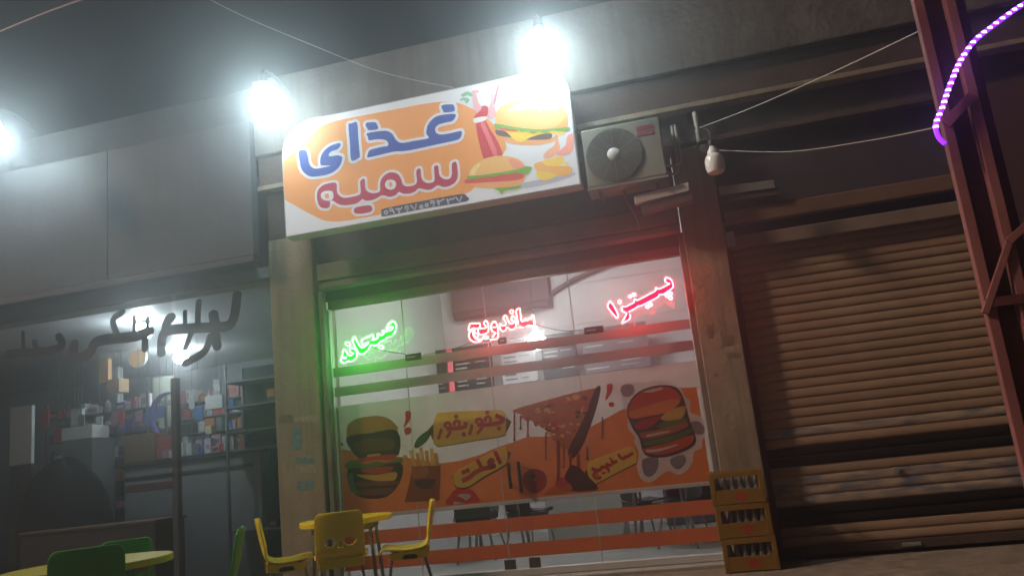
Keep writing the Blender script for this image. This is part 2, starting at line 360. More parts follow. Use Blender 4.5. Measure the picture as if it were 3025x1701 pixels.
printed('printed_tall_burger', [
  ('bun', BR, P1([(285, 705), (295, 620), (380, 560), (550, 535), (660, 560), (725, 620), (730, 660), (500, 690), (310, 722)])),
  ('dark', DK, P1([(285, 725), (500, 690), (735, 665), (750, 880), (600, 905), (420, 920), (330, 850)])),
  ('meat', (0.20, 0.085, 0.03), P1([(345, 780), (480, 740), (690, 740), (700, 830), (560, 850), (400, 860)])),
  ('cheese', (0.82, 0.52, 0.10), P1([(470, 885), (580, 870), (570, 900), (480, 905)])),
  ('tomato', RD, P1([(380, 920), (560, 890), (720, 880), (700, 930), (540, 930), (400, 950)])),
  ('lettuce', GR, P1([(268, 975), (330, 930), (450, 960), (550, 940), (650, 950), (760, 905), (785, 945), (700, 990), (500, 1005), (300, 1010)])),
  ('dark', DK, P1([(300, 1010), (500, 1005), (760, 950), (770, 1100), (640, 1255), (420, 1265), (320, 1180)])),
  ('tomato', RD, P1([(430, 1010), (700, 985), (620, 1050), (450, 1045)])),
  ('cheese', (0.82, 0.52, 0.10), P1([(370, 1058), (560, 1060), (725, 1035), (715, 1105), (600, 1122), (450, 1095)])),
  ('meat2', (0.26, 0.07, 0.04), P1([(345, 1125), (520, 1120), (740, 1115), (730, 1150), (540, 1160), (360, 1165)])),
  ('meat2', (0.26, 0.07, 0.04), P1([(360, 1195), (540, 1185), (720, 1175), (660, 1230), (520, 1245), (410, 1240)])),
  ('teal', (0.12, 0.28, 0.22), P1([(300, 1060), (345, 1050), (350, 1150), (400, 1240), (330, 1210), (300, 1130)])),
 ], Y1, film, post)
fr = [('fry%d' % (k % 2), ((0.66, 0.36, 0.06), (0.72, 0.48, 0.14))[k % 2], P1([(x, 1010), (x - 26 + dx, y), (x + 4 + dx, y - 8), (x + 34, 1010)]), 0)
      for k, (x, y, dx) in enumerate(((850, 890, -40), (885, 850, -20), (925, 870, 0), (960, 820, -5), (1000, 850, 5), (1040, 830, 10), (1075, 870, 12)))]
printed('printed_fries', fr + [('carton', (0.30, 0.06, 0.03), P1([(870, 985), (1122, 978), (1110, 1290), (800, 1305), (845, 1140)]), 0),
  ('carton_dark', (0.10, 0.02, 0.02), P1([(900, 1110), (1070, 1100), (1050, 1170), (980, 1190), (910, 1160)])),
  ('carton_lit', (0.48, 0.14, 0.05), P1([(875, 995), (1010, 990), (990, 1080), (880, 1090)]))], Y1, film, post)
for nm_, it in zip(('printed_splash', 'printed_splash_drop', 'printed_leaf', 'printed_splash', 'printed_splash', 'printed_splash_drop'), [('splash', RD, P1([(808, 500), (855, 500), (850, 570), (790, 645), (810, 570)])), ('splash', RD, P1([(800, 650), (850, 640), (858, 690), (810, 705)])),
  ('leaf', (0.05, 0.11, 0.03), P1([(888, 800), (930, 720), (1050, 648), (1000, 760), (915, 822)])), ('splash', RD, P1([(125, 740), (200, 750), (260, 800), (130, 795)])),
  ('splash', RD, P2([(945, 260), (995, 255), (985, 330), (930, 400), (945, 320)])), ('splash', RD, P2([(965, 420), (1005, 418), (1005, 452), (965, 452)]))]): printed(nm_, [it], Y1, film, post)
W1 = lambda pts: pl('W1', pts, FY)
W2 = lambda pts: pl('W2', pts, FY)
plq = (0.92, 0.66, 0.09)
def plate(name, base, shadow, strokes, dots, sheet, wd, dotr):
    """yellow word plate: base patch, printed lower edge, then the word as brush strokes"""
    q = lambda pts: pl(sheet, pts, FY)
    ob_ = printed(name, [('plate_edge', (0.16, 0.11, 0.03), q(shadow)), ('plate', plq, q(base))], Y1, film, post)
    mb = MB(); s = Z[sheet][2] / 330.0
    for k, (st, wf) in enumerate(strokes):
        mb.ribbon(catmull(q(st), False, 5), wd * wf * s, Y1 - 0.0012 - 0.00006 * k)
    for k, d in enumerate(dots):
        c = q([d])[0]; mb.disc(c, dotr * s, dotr * s, Y1 - 0.002 - 0.00004 * k)
    mb.build('lettering', film('word_red', (0.60, 0.02, 0.05)), ob_)
plate('printed_word_plate', [(60, 600), (65, 300), (90, 205), (160, 150), (600, 128), (1080, 110), (1170, 140), (1205, 210), (1200, 450), (1140, 520), (650, 600), (180, 680), (100, 655)],
      [(60, 610), (65, 320), (1205, 230), (1207, 465), (1150, 532), (650, 615), (180, 694), (95, 668)],
      [([(1040, 190), (1110, 225), (1165, 250), (1130, 300), (1000, 335), (870, 345), (750, 345)], 1.1), ([(880, 300), (880, 240), (930, 215), (965, 250), (950, 300)], .8),
       ([(745, 320), (740, 270), (790, 250), (825, 290), (825, 380), (790, 440), (745, 485)], .85), ([(665, 335), (655, 420), (625, 505)], .9),
       ([(565, 300), (560, 370), (460, 395), (330, 405), (260, 410)], 1.1), ([(400, 360), (385, 310), (430, 280), (470, 310), (460, 360)], .8),
       ([(250, 390), (240, 340), (290, 312), (325, 350), (325, 440), (300, 500), (255, 545)], .85), ([(185, 405), (165, 480), (130, 570)], .9)],
      [(910, 148), (1098, 402), (415, 212), (540, 495)], 'W1', 62, 36)
plate('printed_word_plate', [(372, 1190), (400, 1100), (620, 960), (1100, 712), (1190, 692), (1225, 760), (1230, 900), (1170, 985), (860, 1160), (600, 1325), (440, 1330), (385, 1270)],
      [(375, 1210), (420, 1110), (1220, 760), (1234, 925), (1185, 1010), (860, 1190), (610, 1350), (440, 1345), (385, 1290)],
      [([(1030, 760), (1070, 850), (1125, 965)], .95), ([(1010, 940), (980, 900), (940, 930), (960, 985), (1010, 985), (1000, 1010), (850, 1040), (720, 1100), (620, 1180), (510, 1235)], 1.1), ([(750, 890), (790, 970), (830, 1040)], .95)],
      [(535, 1092), (598, 1068)], 'W1', 66, 38)
plate('printed_word_plate', [(330, 740), (420, 590), (700, 480), (1200, 290), (1500, 185), (1650, 215), (1740, 330), (1740, 600), (1650, 680), (1100, 960), (600, 1225), (480, 1210), (380, 1060)],
      [(340, 780), (1600, 250), (1745, 380), (1745, 640), (1650, 720), (1100, 1000), (620, 1250), (480, 1235), (380, 1090)],
      [([(1625, 340), (1600, 400), (1540, 410), (1500, 460), (1440, 455), (1390, 505), (1320, 525)], 1.0), ([(1215, 385), (1260, 450), (1330, 530)], .9), ([(1200, 600), (1130, 610), (1080, 640), (1020, 560)], 1.0),
       ([(1060, 690), (960, 700), (860, 660)], .9), ([(870, 690), (930, 720), (900, 770), (950, 850), (930, 900)], .9), ([(880, 770), (760, 760), (700, 840), (600, 850), (460, 800)], 1.1), ([(640, 860), (560, 920), (520, 1000), (570, 1065), (660, 1075), (740, 1035)], .95)],
      [(1000, 520), (830, 920), (780, 940), (620, 980)], 'W2', 84, 34)
printed('printed_badge', [('badge', RD, P1([(1180, 1330), (1200, 1250), (1260, 1190), (1340, 1178), (1420, 1210), (1460, 1265), (1466, 1300)])),
  ('badge_white', (0.6, 0.58, 0.55), P1([(1270, 1245), (1330, 1228), (1395, 1245), (1350, 1290), (1320, 1270)])), ('badge_white', (0.6, 0.58, 0.55), P1([(1240, 1300), (1290, 1305), (1330, 1312), (1245, 1328)]))], Y1, film, post)
pz = [('crust', (0.55, 0.17, 0.06), P2([(100, 490), (300, 425), (480, 375), (650, 330), (830, 290), (890, 292), (840, 430), (720, 660), (600, 840), (480, 770), (430, 690), (300, 600), (200, 530)])),
      ('crust_dark', (0.10, 0.025, 0.025), P2([(840, 300), (890, 292), (835, 520), (730, 800), (640, 915), (600, 840), (730, 580)]))]
rnd = random.Random(3)
for k in range(90):
    t = rnd.random(); s_ = rnd.random()
    top = (130 + 690 * t, 470 - 165 * t); bot = (560 + 160 * t * .6, 780 - 180 * t * .4)
    cx_, cy_ = top[0] + (bot[0] - top[0]) * s_ * .85, top[1] + 20 + (bot[1] - top[1]) * s_ * .85
    r_ = rnd.uniform(12, 36) * (1 - .4 * s_)
    cn, rgb = rnd.choice([('pep', (0.60, 0.06, 0.05)), ('sauce', (0.66, 0.16, 0.04)), ('pep', (0.60, 0.06, 0.05)), ('pizza_cheese', (0.85, 0.50, 0.18)), ('olive', (0.16, 0.05, 0.04)), ('sauce', (0.66, 0.16, 0.04)), ('cream', (0.80, 0.66, 0.42))])
    pz.append((cn, rgb, P2([(cx_ + r_ * rnd.uniform(.7, 1.3) * math.cos(a), cy_ + r_ * .7 * rnd.uniform(.7, 1.3) * math.sin(a)) for a in (0, 1.05, 2.1, 3.14, 4.2, 5.25)])))
for (x, y0, y1, wd) in ((120, 520, 760, 16), (175, 540, 660, 14), (240, 560, 720, 16), (400, 700, 930, 14), (510, 780, 1120, 26), (560, 800, 1000, 16), (620, 880, 1080, 24), (690, 880, 1090, 30), (770, 820, 930, 18), (905, 560, 745, 16)):
    pz.append(('drip', (0.36, 0.07, 0.04), P2([(x - wd * .5, y0), (x + wd * .5, y0), (x + wd * .45, y1 - 30), (x + wd, y1 - 8), (x, y1), (x - wd, y1 - 8), (x - wd * .45, y1 - 30)])))
pz += [('crust_dark', (0.10, 0.025, 0.025), P2([(560, 1110), (620, 980), (700, 1000), (770, 1070), (850, 1150), (842, 1195), (600, 1205)])), ('sauce', (0.48, 0.12, 0.04), P2([(385, 1235), (480, 1150), (580, 1120), (640, 1190), (520, 1222)])),
       ('pep', (0.42, 0.05, 0.05), P2([(480, 1140), (540, 1080), (600, 1140), (540, 1180)]))]
printed('printed_pizza_slice', pz, Y1, film, post)
printed('printed_tomato', [('tomato_red', (0.42, 0.03, 0.05), P2([(192, 1110), (215, 1040), (290, 1008), (370, 1025), (410, 1090), (395, 1170), (320, 1225), (235, 1200)])),
  ('leaf', (0.05, 0.11, 0.03), P2([(215, 1070), (265, 1055), (280, 1030), (300, 1058), (340, 1065), (300, 1080), (285, 1110), (262, 1082)])), ('shine', (0.6, 0.3, 0.3), P2([(285, 1105), (315, 1098), (310, 1120)]))], Y1, film, post)
printed('printed_burger_sticker', [
  ('sticker_white', (0.80, 0.78, 0.78), P2([(1030, 300), (1055, 240), (1150, 218), (1260, 242), (1400, 220), (1510, 228), (1600, 290), (1650, 370), (1690, 405), (1690, 500), (1765, 535), (1840, 600), (1852, 690), (1795, 755), (1790, 820), (1722, 860), (1710, 950), (1650, 1030), (1580, 1060), (1500, 1030), (1430, 1060), (1335, 1130), (1250, 1100), (1215, 1000), (1230, 860), (1190, 780), (1190, 720), (1130, 650), (1130, 550), (1090, 430), (1050, 370)])),
  ('sticker_grey', (0.30, 0.27, 0.30), P2([(1065, 300), (1090, 262), (1170, 258), (1190, 320), (1150, 365), (1090, 360)])), ('sticker_grey', (0.30, 0.27, 0.30), P2([(1690, 600), (1760, 585), (1815, 640), (1800, 700), (1720, 690)])),
  ('sticker_grey', (0.30, 0.27, 0.30), P2([(1260, 930), (1390, 905), (1400, 990), (1350, 1070), (1280, 1060)])), ('sticker_grey', (0.30, 0.27, 0.30), P2([(1510, 920), (1620, 880), (1650, 940), (1590, 1010), (1530, 990)])),
  ('sticker_line', (0.10, 0.07, 0.08), P2([(1120, 490), (1190, 350), (1340, 275), (1510, 266), (1610, 335), (1690, 600), (1740, 760), (1650, 845), (1460, 905), (1285, 885), (1230, 730), (1175, 650)])),
  ('sticker_bun', (0.72, 0.11, 0.05), P2([(1135, 480), (1200, 360), (1350, 290), (1500, 282), (1592, 345), (1600, 410), (1500, 500), (1300, 545), (1165, 562)])),
  ('sticker_bun_lit', (0.82, 0.30, 0.06), P2([(1150, 500), (1300, 450), (1500, 390), (1595, 400), (1500, 495), (1300, 540), (1170, 556)])),
  ('sticker_shine', (0.75, 0.66, 0.62), P2([(1270, 320), (1420, 285), (1440, 300), (1330, 330)])),
  ('sticker_tomato', (0.50, 0.04, 0.05), P2([(1195, 610), (1300, 560), (1420, 545), (1380, 600), (1300, 650), (1215, 655)])),
  ('cheese', (0.82, 0.52, 0.10), P2([(1420, 560), (1500, 490), (1645, 450), (1610, 560), (1500, 580)])),
  ('lettuce', (0.12, 0.18, 0.06), P2([(1390, 620), (1500, 580), (1650, 560), (1655, 590), (1540, 625), (1420, 650)])),
  ('sticker_patty', (0.52, 0.16, 0.07), P2([(1240, 690), (1400, 660), (1645, 592), (1655, 640), (1450, 715), (1285, 740)])),
  ('sticker_shine', (0.75, 0.66, 0.62), P2([(1300, 708), (1480, 670), (1500, 680), (1330, 720)])),
  ('lettuce', (0.12, 0.18, 0.06), P2([(1285, 775), (1400, 740), (1560, 700), (1690, 650), (1690, 690), (1500, 770), (1300, 800)])),
  ('sticker_bun', (0.72, 0.11, 0.05), P2([(1280, 825), (1500, 775), (1700, 705), (1715, 760), (1640, 820), (1450, 882), (1300, 870)])),
  ('sticker_shine', (0.75, 0.66, 0.62), P2([(1300, 838), (1400, 830), (1560, 790), (1570, 800), (1420, 850), (1310, 862)])),
 ], Y1, film, post)
MB().box(XL + 0.003, XR - 0.003, FY - 0.0032, FY - 0.0022, PB - 0.004, PB + 0.026).build('poster_border', film('border', (0.66, 0.66, 0.66)), post)
MB().box(XL + 0.004, XL + 0.034, FY - 0.0032, FY - 0.0022, PB + 0.027, PT).build('poster_border', film('border', (0.66, 0.66, 0.66)), post)

# ------------------------------------------------------------------ LED word signs hanging before the glass
NY = -0.07
def neon(label, sheet, paths, closed, rings, fills, tubecol, tubestr, fillcol, fillstr, nm):
    p0 = pl(sheet, [paths[0][0]], NY)[0]
    th = thing('led_word_sign', label, 'neon sign', (0, 0, 0), group=None)
    s = Z[sheet][2] / 335.0
    tm = mat('led_tube_' + nm, (0.9, 0.9, 0.9), 0.4, var=0.0, emit=tubecol, es=tubestr)
    bm_ = mat('led_back_' + nm, fillcol, 0.4, var=0.0, emit=fillcol, es=fillstr)
    back = MB()
    for k, (pts, wd) in enumerate(fills):
        back.ribbon(catmull(pl(sheet, pts, NY), False, 5), wd * s, NY + 0.012 + 0.0004 * k)
    b = back.build('backing', bm_, th)
    sol = b.modifiers.new('thick', 'SOLIDIFY'); sol.thickness = 0.003; sol.offset = 1
    for k, pts in enumerate(paths):
        c = k in closed
        q = catmull(pl(sheet, pts, NY), c, 3)
        MB().tube([(x, NY, z) for x, z in q], 0.0068, 5, c).build('light_tube', tm, th, smooth=True)
    for (cx_, cy_, r_) in rings:
        q = pl(sheet, [(cx_ + r_ * .62 * math.cos(a * .785), cy_ + r_ * .62 * math.sin(a * .785)) for a in range(8)], NY)
        MB().tube([(x, NY, z) for x, z in q], 0.0068, 5, True).build('light_tube', tm, th, smooth=True)
    return th
neon('green lit word sign hanging at the window beside the stone pillar', 'N1', [
  [(1530, 520), (1590, 470), (1630, 330), (1610, 230), (1560, 185), (1500, 185), (1440, 240), (1400, 310), (1380, 380), (1385, 440), (1330, 430), (1270, 420), (1300, 480), (1260, 540), (1200, 530), (1130, 510), (1140, 570), (1130, 620), (1060, 660), (985, 672)],
  [(1420, 370), (1480, 320), (1550, 320), (1530, 370), (1460, 420)],
  [(1040, 660), (1020, 590), (1000, 535), (950, 555), (860, 590), (770, 630), (715, 680), (710, 740), (740, 790), (900, 735), (850, 790), (760, 860), (700, 870), (650, 820), (600, 740), (560, 660), (530, 600), (495, 600), (465, 690), (490, 760), (530, 850), (580, 930), (610, 1000), (670, 1040), (730, 1045), (800, 1000), (880, 930), (920, 860), (960, 800), (1000, 800), (1060, 820), (1130, 790), (1200, 720), (1260, 680), (1340, 660), (1390, 600), (1510, 565)],
  [(290, 740), (390, 750), (390, 820), (290, 800)], [(1160, 840), (1230, 820), (1280, 850), (1270, 900), (1190, 890)],
  [(400, 880), (390, 960), (440, 1010), (490, 1020), (420, 1080), (370, 1080), (320, 1020), (280, 960), (240, 920), (210, 960), (200, 1050), (180, 1120), (160, 1180), (165, 1250), (200, 1275), (280, 1275), (340, 1230), (420, 1240), (500, 1200), (570, 1130), (580, 1060), (560, 970), (520, 910), (450, 885)],
  [(200, 1155), (300, 1155), (250, 1125)]], {1, 3, 4, 5, 6}, [],
  [([(1500, 240), (1580, 330), (1540, 460), (1400, 530), (1250, 620), (1120, 700), (980, 740), (870, 830), (760, 950), (690, 960), (610, 850), (520, 680)], 130), ([(450, 930), (530, 1040), (450, 1150), (320, 1160), (230, 1180), (240, 1000)], 120), ([(300, 780), (390, 785)], 90), ([(1180, 860), (1270, 870)], 80)],
  (0.055, 1.0, 0.075), 32, (0.0, 0.50, 0.002), 9.0, 'green')
neon('red and cream lit word sign at the centre of the window', 'N2', [
  [(590, 670), (500, 675), (320, 680), (280, 720), (250, 820), (250, 880), (300, 880), (380, 820), (440, 830), (520, 820), (600, 790), (600, 680)],
  [(440, 830), (330, 900), (270, 960), (265, 1080), (310, 1170), (400, 1230), (520, 1240), (620, 1200), (660, 1150), (560, 1160), (470, 1140), (400, 1050), (390, 950), (450, 860)],
  [(610, 830), (720, 820), (800, 790), (760, 730), (710, 680), (740, 620), (770, 590), (820, 630), (855, 760), (850, 900), (800, 970), (700, 1010), (590, 1010), (540, 930), (540, 850)],
  [(690, 1090), (760, 1060), (850, 1080), (840, 1130), (740, 1140)], [(420, 960), (520, 990), (530, 1080), (450, 1080)],
  [(970, 1100), (1020, 1030), (1080, 960), (1000, 930), (950, 870), (940, 740), (970, 660), (1030, 620), (1090, 660), (1130, 780), (1150, 900), (1150, 1050), (1130, 1130), (1030, 1160), (910, 1180)],
  [(990, 785), (1080, 790)],
  [(1380, 700), (1390, 650), (1340, 560), (1310, 520), (1340, 450), (1390, 440), (1430, 520), (1480, 620), (1540, 680), (1620, 660), (1640, 620), (1560, 560), (1560, 500), (1600, 440), (1640, 470), (1690, 560), (1700, 700), (1680, 800), (1590, 860), (1500, 850), (1430, 790), (1390, 860), (1320, 910), (1250, 890), (1200, 800), (1195, 700), (1230, 690), (1280, 740), (1360, 735)],
  [(1770, 710), (1750, 600), (1730, 480), (1700, 300), (1760, 230), (1810, 220), (1830, 330), (1840, 450), (1850, 560), (1890, 610), (1950, 580), (1970, 530), (2020, 540), (2050, 580), (2100, 510), (2160, 540), (2190, 430), (2230, 420)],
  [(2230, 420), (2260, 560), (2260, 700), (2200, 760), (2120, 730), (2000, 775)], [(1790, 785), (1930, 800)]], {3, 4, 7}, [(1570, 315, 90)],
  [([(300, 760), (600, 740), (780, 680), (800, 850), (650, 930), (470, 960), (330, 1060), (500, 1190)], 150), ([(1030, 680), (1050, 870), (1090, 1050)], 130), ([(1240, 790), (1330, 820), (1600, 760), (1680, 600)], 140), ([(1770, 330), (1800, 620), (1950, 690), (2200, 640)], 140)],
  (1.0, 0.12, 0.11), 18, (0.62, 0.0, 0.012), 6.0, 'cream')
neon('red lit word sign slanting up at the end of the window', 'N3', [
  [(660, 1030), (860, 920), (900, 880), (960, 880), (1200, 760), (1400, 650), (1430, 590), (1530, 590), (1650, 510), (1760, 430), (1780, 370), (1750, 260), (1680, 190), (1590, 170), (1580, 270), (1650, 310), (1690, 320), (1600, 370), (1420, 455), (1340, 420), (1330, 500), (1200, 570), (900, 730), (840, 720), (800, 715), (790, 790), (700, 840), (580, 900), (490, 900), (490, 1010), (600, 1060), (580, 1130), (490, 1300), (530, 1300), (670, 1220), (700, 1150), (680, 1090)],
  [(180, 760), (140, 840), (130, 910), (250, 1070), (370, 1190), (385, 1100), (330, 970), (250, 830)]], {1},
  [(430, 780, 70), (690, 645, 60), (790, 600, 66), (1130, 900, 62), (1210, 850, 66), (1620, 620, 66), (1710, 570, 66), (1710, 680, 70)],
  [([(1640, 230), (1730, 330), (1690, 440), (1400, 550), (1100, 720), (850, 850), (540, 960)], 170), ([(640, 1060), (560, 1230)], 120), ([(180, 830), (340, 1140)], 120)],
  (1.0, 0.05, 0.065), 34, (0.80, 0.0, 0.012), 10.0, 'red')
for lab, (x0, y0, x1, y1) in (('small dark control box of the green word sign', (1018, 884, 1062, 910)), ('tiny red control box below the centre word sign', (1252, 850, 1274, 863)), ('dark red control box between the centre and slanting word signs', (1467, 816, 1520, 843))):
    a = at((x0 * 1.1743, y0 * 1.1743), -0.06); b = at((x1 * 1.1743, y1 * 1.1743), -0.06)
    bx_ = thing('control_box', lab, 'control box', (0, 0, 0))
    MB().box(a.x, b.x, -0.065, -0.035, (a.z + b.z) / 2 - 0.03, (a.z + b.z) / 2 + 0.03).build('case', mat('control_case', (0.05, 0.03, 0.03), 0.4), bx_, bevel=0.004)
    MB().box(a.x + 0.02, (a.x + b.x) / 2 + .02, -0.0665, -0.064, (a.z + b.z) / 2 - 0.004, (a.z + b.z) / 2 + 0.004).build('label_strip', white, bx_)
def wire(name, label, pts, r, m, cat='cable'):
    o = MB().tube(catmull([tuple(p) for p in pts], False, 6), r, 5).build(name, m, smooth=True); return tag(o, label, cat)
D = lambda x, y, Y: at((x * 1.1743, y * 1.1743), Y)
wire('sign_cable', 'thin dark cable linking the green word sign to its control box', [D(935, 872, -.055), D(965, 882, -.055), D(1018, 890, -.055)], 0.004, wiremat)
wire('sign_cable', 'thin dark cable drooping from the centre word sign to the dark red box', [D(1348, 816, -.055), D(1385, 826, -.055), D(1425, 832, -.055), D(1467, 829, -.055)], 0.004, wiremat)
wire('sign_cable', 'thin dark cable running from the small dark box to the centre word sign', [D(1062, 893, -.055), D(1130, 880, -.055), D(1200, 858, -.055), D(1252, 857, -.055)], 0.003, wiremat)

# ------------------------------------------------------------------ things inside the fast-food room
lamp_c = at((1585, 1008), 2.0)
lm = thing('hanging_lamp', 'glowing white lamp hanging inside the shop behind the centre word sign', 'lamp', lamp_c)
MB().lathe([(0.0, -0.10), (0.07, -0.085), (0.10, -0.03), (0.10, 0.03), (0.06, 0.09), (0.03, 0.11)], n=18).build('bulb', mat('room_bulb', (1, 1, 1), emit=(0.97, 0.95, 0.96), es=85), lm, smooth=True)
MB().lathe([(0.03, 0.105), (0.035, 0.12), (0.03, 0.18), (0.0, 0.185)], n=12).build('socket', white, lm, smooth=True)
MB().tube([(0, 0, 0.18), (0, 0, 3.79 - lamp_c.z)], 0.006, 6).build('cord', wiremat, lm)
tl = thing('added_tube_light', 'added unseen tube light on the ceiling of the lit shop room', 'lamp', (-1.75, 1.1, 3.72))  # unseen lamp added to brighten the room and the window film
MB().box(-0.85, 0.85, -0.05, 0.05, 0.035, 0.078).build('housing', white, tl, bevel=0.006)
MB().tube([(-0.8, 0, 0.0), (0.8, 0, 0.0)], 0.02, 10).build('tube', mat('added_room_tube', (1, 1, 1), emit=(1.0, 0.95, 0.95), es=215), tl, smooth=True)
for x in (-0.82, 0.80): MB().box(x, x + 0.02, -0.025, 0.025, -0.025, 0.036).build('lamp_holder', white, tl)
a = at((1130 * 1.1743, 715 * 1.1743), 3.8); b = at((1385 * 1.1743, 765 * 1.1743), 3.8)
ai = thing('indoor_air_conditioner', 'long indoor air conditioner unit high on the back wall of the shop', 'air conditioner', (0, 0, 0))
z0 = b.z - 0.02; z1 = z0 + 0.5
MB().prism([(3.80, z1), (4.03, z1), (4.03, z0), (3.88, z0), (3.80, z0 + 0.10)], a.x, b.x, 'x').build('body', mat('ac_body', (0.20, 0.10, 0.11), 0.5, var=0.05), ai, bevel=0.015)  # red glow of the word signs is put into the body colour
MB().box(a.x + 0.05, b.x - 0.05, 3.815, 3.835, z0 + 0.02, z0 + 0.085).build('outlet_flap', mat('ac_flap', (0.12, 0.06, 0.07), 0.5), ai)
MB().box(a.x + .7, a.x + 1.0, 3.795, 3.802, z0 + .27, z0 + .36).build('display', darkalu, ai)
wire('drain_pipe', 'brown pipe running from the indoor air conditioner up to the ceiling corner', [Vector((b.x, 3.95, z0 + .2)), at((1450 * 1.1743, 700 * 1.1743), 3.95), at((1560 * 1.1743, 655 * 1.1743), 3.95)], 0.035, mat('pipe_brown', (0.25, 0.16, 0.15), 0.6), 'pipe')
dk = mat('board_black', (0.035, 0.035, 0.04), 0.5); wh = mat('board_white', (0.70, 0.72, 0.72), 0.4); pinkb = mat('board_pink', (0.85, 0.20, 0.24), 0.5, emit=(1.0, 0.12, 0.2), es=0.6)
BY = 3.6
boards = [('wide black menu board with white lines, beside the green sign', 1032, 1128, dk), ('black menu board with a red lit edge under the centre word sign', 1140, 1240, dk),
          ('pale menu board hanging below the hanging lamp', 1262, 1350, wh), ('black and white menu board under the dark red control box', 1366, 1455, dk), ('long grey menu board below the slanting word sign', 1470, 1640, mat('board_grey', (0.25, 0.22, 0.24), 0.5))]
for k, (lab, x0, x1, m) in enumerate(boards):
    a = D(x0, 925, BY); b = D(x1, 925, BY); zt, zb = 2.62, 2.02
    t = thing('menu_board', lab, 'menu board', (0, 0, 0))
    MB().box(a.x, b.x, BY, BY + 0.03, zb, zt).build('board', m, t, bevel=0.006)
    rr = random.Random(k); W = b.x - a.x
    lines = MB()
    for r in range(9):
        zz = zt - 0.05 - r * 0.06
        if rr.random() < .85: lines.box(a.x + .04, a.x + .04 + W * rr.uniform(.25, .42), BY - 0.003, BY - 0.001, zz - .018, zz)
        if rr.random() < .7: lines.box(a.x + W * .55, a.x + W * rr.uniform(.75, .92), BY - 0.003, BY - 0.001, zz - .012, zz)
    lines.build('price_lines', wh if m is not wh else dk, t)
    if k == 1: MB().box(a.x - .10, a.x - .01, BY, BY + .04, zb, zt).build('lit_edge', pinkb, t)
for k, (x0, x1, y0, y1, lab) in enumerate(((820, 852, 975, 1040, 'narrow white poster on the back wall nearest the stone pillar'), (868, 905, 970, 1035, 'square white poster second from the stone pillar'), (950, 1000, 955, 1020, 'wide white poster on the back wall under the green sign'))):
    a = D(x0, y0, 4.0); b = D(x1, y1, 4.0)
    o = MB().box(a.x, b.x, 3.995, 4.02, b.z, a.z).build('wall_poster', wh, bevel=0.003); tag(o, lab, 'poster')
# fridge, counter and dark seating seen under the poster
def chair_mesh_parts(m_shell, m_skirt, label, cat, holes=True, group=None):
    t = thing('plastic_chair', label, cat, group=group)
    prof = [(0.225, 0.405), (0.215, 0.425), (0.19, 0.432), (0.12, 0.425), (0.04, 0.415), (-0.04, 0.413), (-0.11, 0.420), (-0.155, 0.440), (-0.18, 0.475), (-0.188, 0.50), (-0.192, 0.513), (-0.195, 0.525), (-0.198, 0.537), (-0.201, 0.549), (-0.204, 0.561), (-0.207, 0.573), (-0.2095, 0.585), (-0.213, 0.60), (-0.221, 0.65), (-0.231, 0.70), (-0.238, 0.74), (-0.243, 0.765), (-0.246, 0.782)]
    hw = [0.165, 0.19, 0.205, 0.212, 0.212, 0.205, 0.195, 0.190, 0.188] + [0.188] * 9 + [0.188, 0.187, 0.184, 0.172, 0.148]
    nu = 30; vs = []; fs = []
    for i, ((y, z), h) in enumerate(zip(prof, hw)):
        back = max(0.0, min(1.0, (z - 0.43) / 0.12))
        for j in range(nu + 1):
            u = -1 + 2 * j / nu; c = u * u
            vs.append((u * h, y + back * 0.030 * c, z + (1 - back) * 0.016 * c * (0 if i < 2 else 1)))
    for i in range(len(prof) - 1):
        for j in range(nu):
            u = -1 + 2 * (j + .5) / nu
            zc = (prof[i][1] + prof[i + 1][1]) / 2
            if holes and (((abs(u) - .40) / .24) ** 2 + ((zc - .558) / .034) ** 2 < 1 or (abs(u) < .13 * (1 - (zc - .515) / .055) and .515 < zc < .565)): continue
            a = i * (nu + 1) + j; fs.append((a, a + 1, a + nu + 2, a + nu + 1))
    o = MB().add(vs, fs).build('shell', m_shell, t, smooth=True)
    so = o.modifiers.new('thick', 'SOLIDIFY'); so.thickness = 0.014; so.offset = 0
    be = o.modifiers.new('round', 'BEVEL'); be.width = 0.004; be.segments = 2; be.limit_method = 'ANGLE'; be.angle_limit = math.radians(50)
    sk = MB()
    for s in (-1, 1):
        sk.prism([(0.16, 0.41), (0.12, 0.355), (-0.03, 0.345), (-0.15, 0.36), (-0.19, 0.47), (-0.165, 0.42)], s * 0.172 - 0.006, s * 0.172 + 0.006, 'x')
    sk.box(-0.165, 0.165, -0.172, -0.158, 0.36, 0.43)
    sk.build('skirt', m_skirt, t, bevel=0.003)
    for s in (-1, 1):
        MB().prism([(s2[0], s2[1]) for s2 in ((0.05, 0.362), (0.03, 0.392), (-0.05, 0.392), (-0.08, 0.372), (-0.06, 0.358))], s * 0.172 - 0.0075, s * 0.172 + 0.0075, 'x').build('skirt_recess_shade', black, t)  # solid black piece painting the dark of a recess under the seat
    for sx in (-1, 1):
        for (yt, yb) in ((0.12, 0.20), (-0.12, -0.21)):
            MB().tube(catmull([(sx * .15, yt * .6, .385), (sx * .155, yt, .375), (sx * .175, (yt + yb) / 2, .20), (sx * .20, yb, 0.005)], False, 4), 0.011, 8).build('leg', steel, t, smooth=True)
    return t
yel = mat('yellow_plastic', (0.88, 0.68, 0.015), 0.30, var=0.05, scale=4)
grn = mat('green_plastic', (0.05, 0.36, 0.03), 0.30, var=0.06, scale=4)
dkp = mat('dark_plastic', (0.03, 0.035, 0.035), 0.4, var=0.1)
wht = mat('cream_plastic', (0.40, 0.40, 0.36), 0.45)
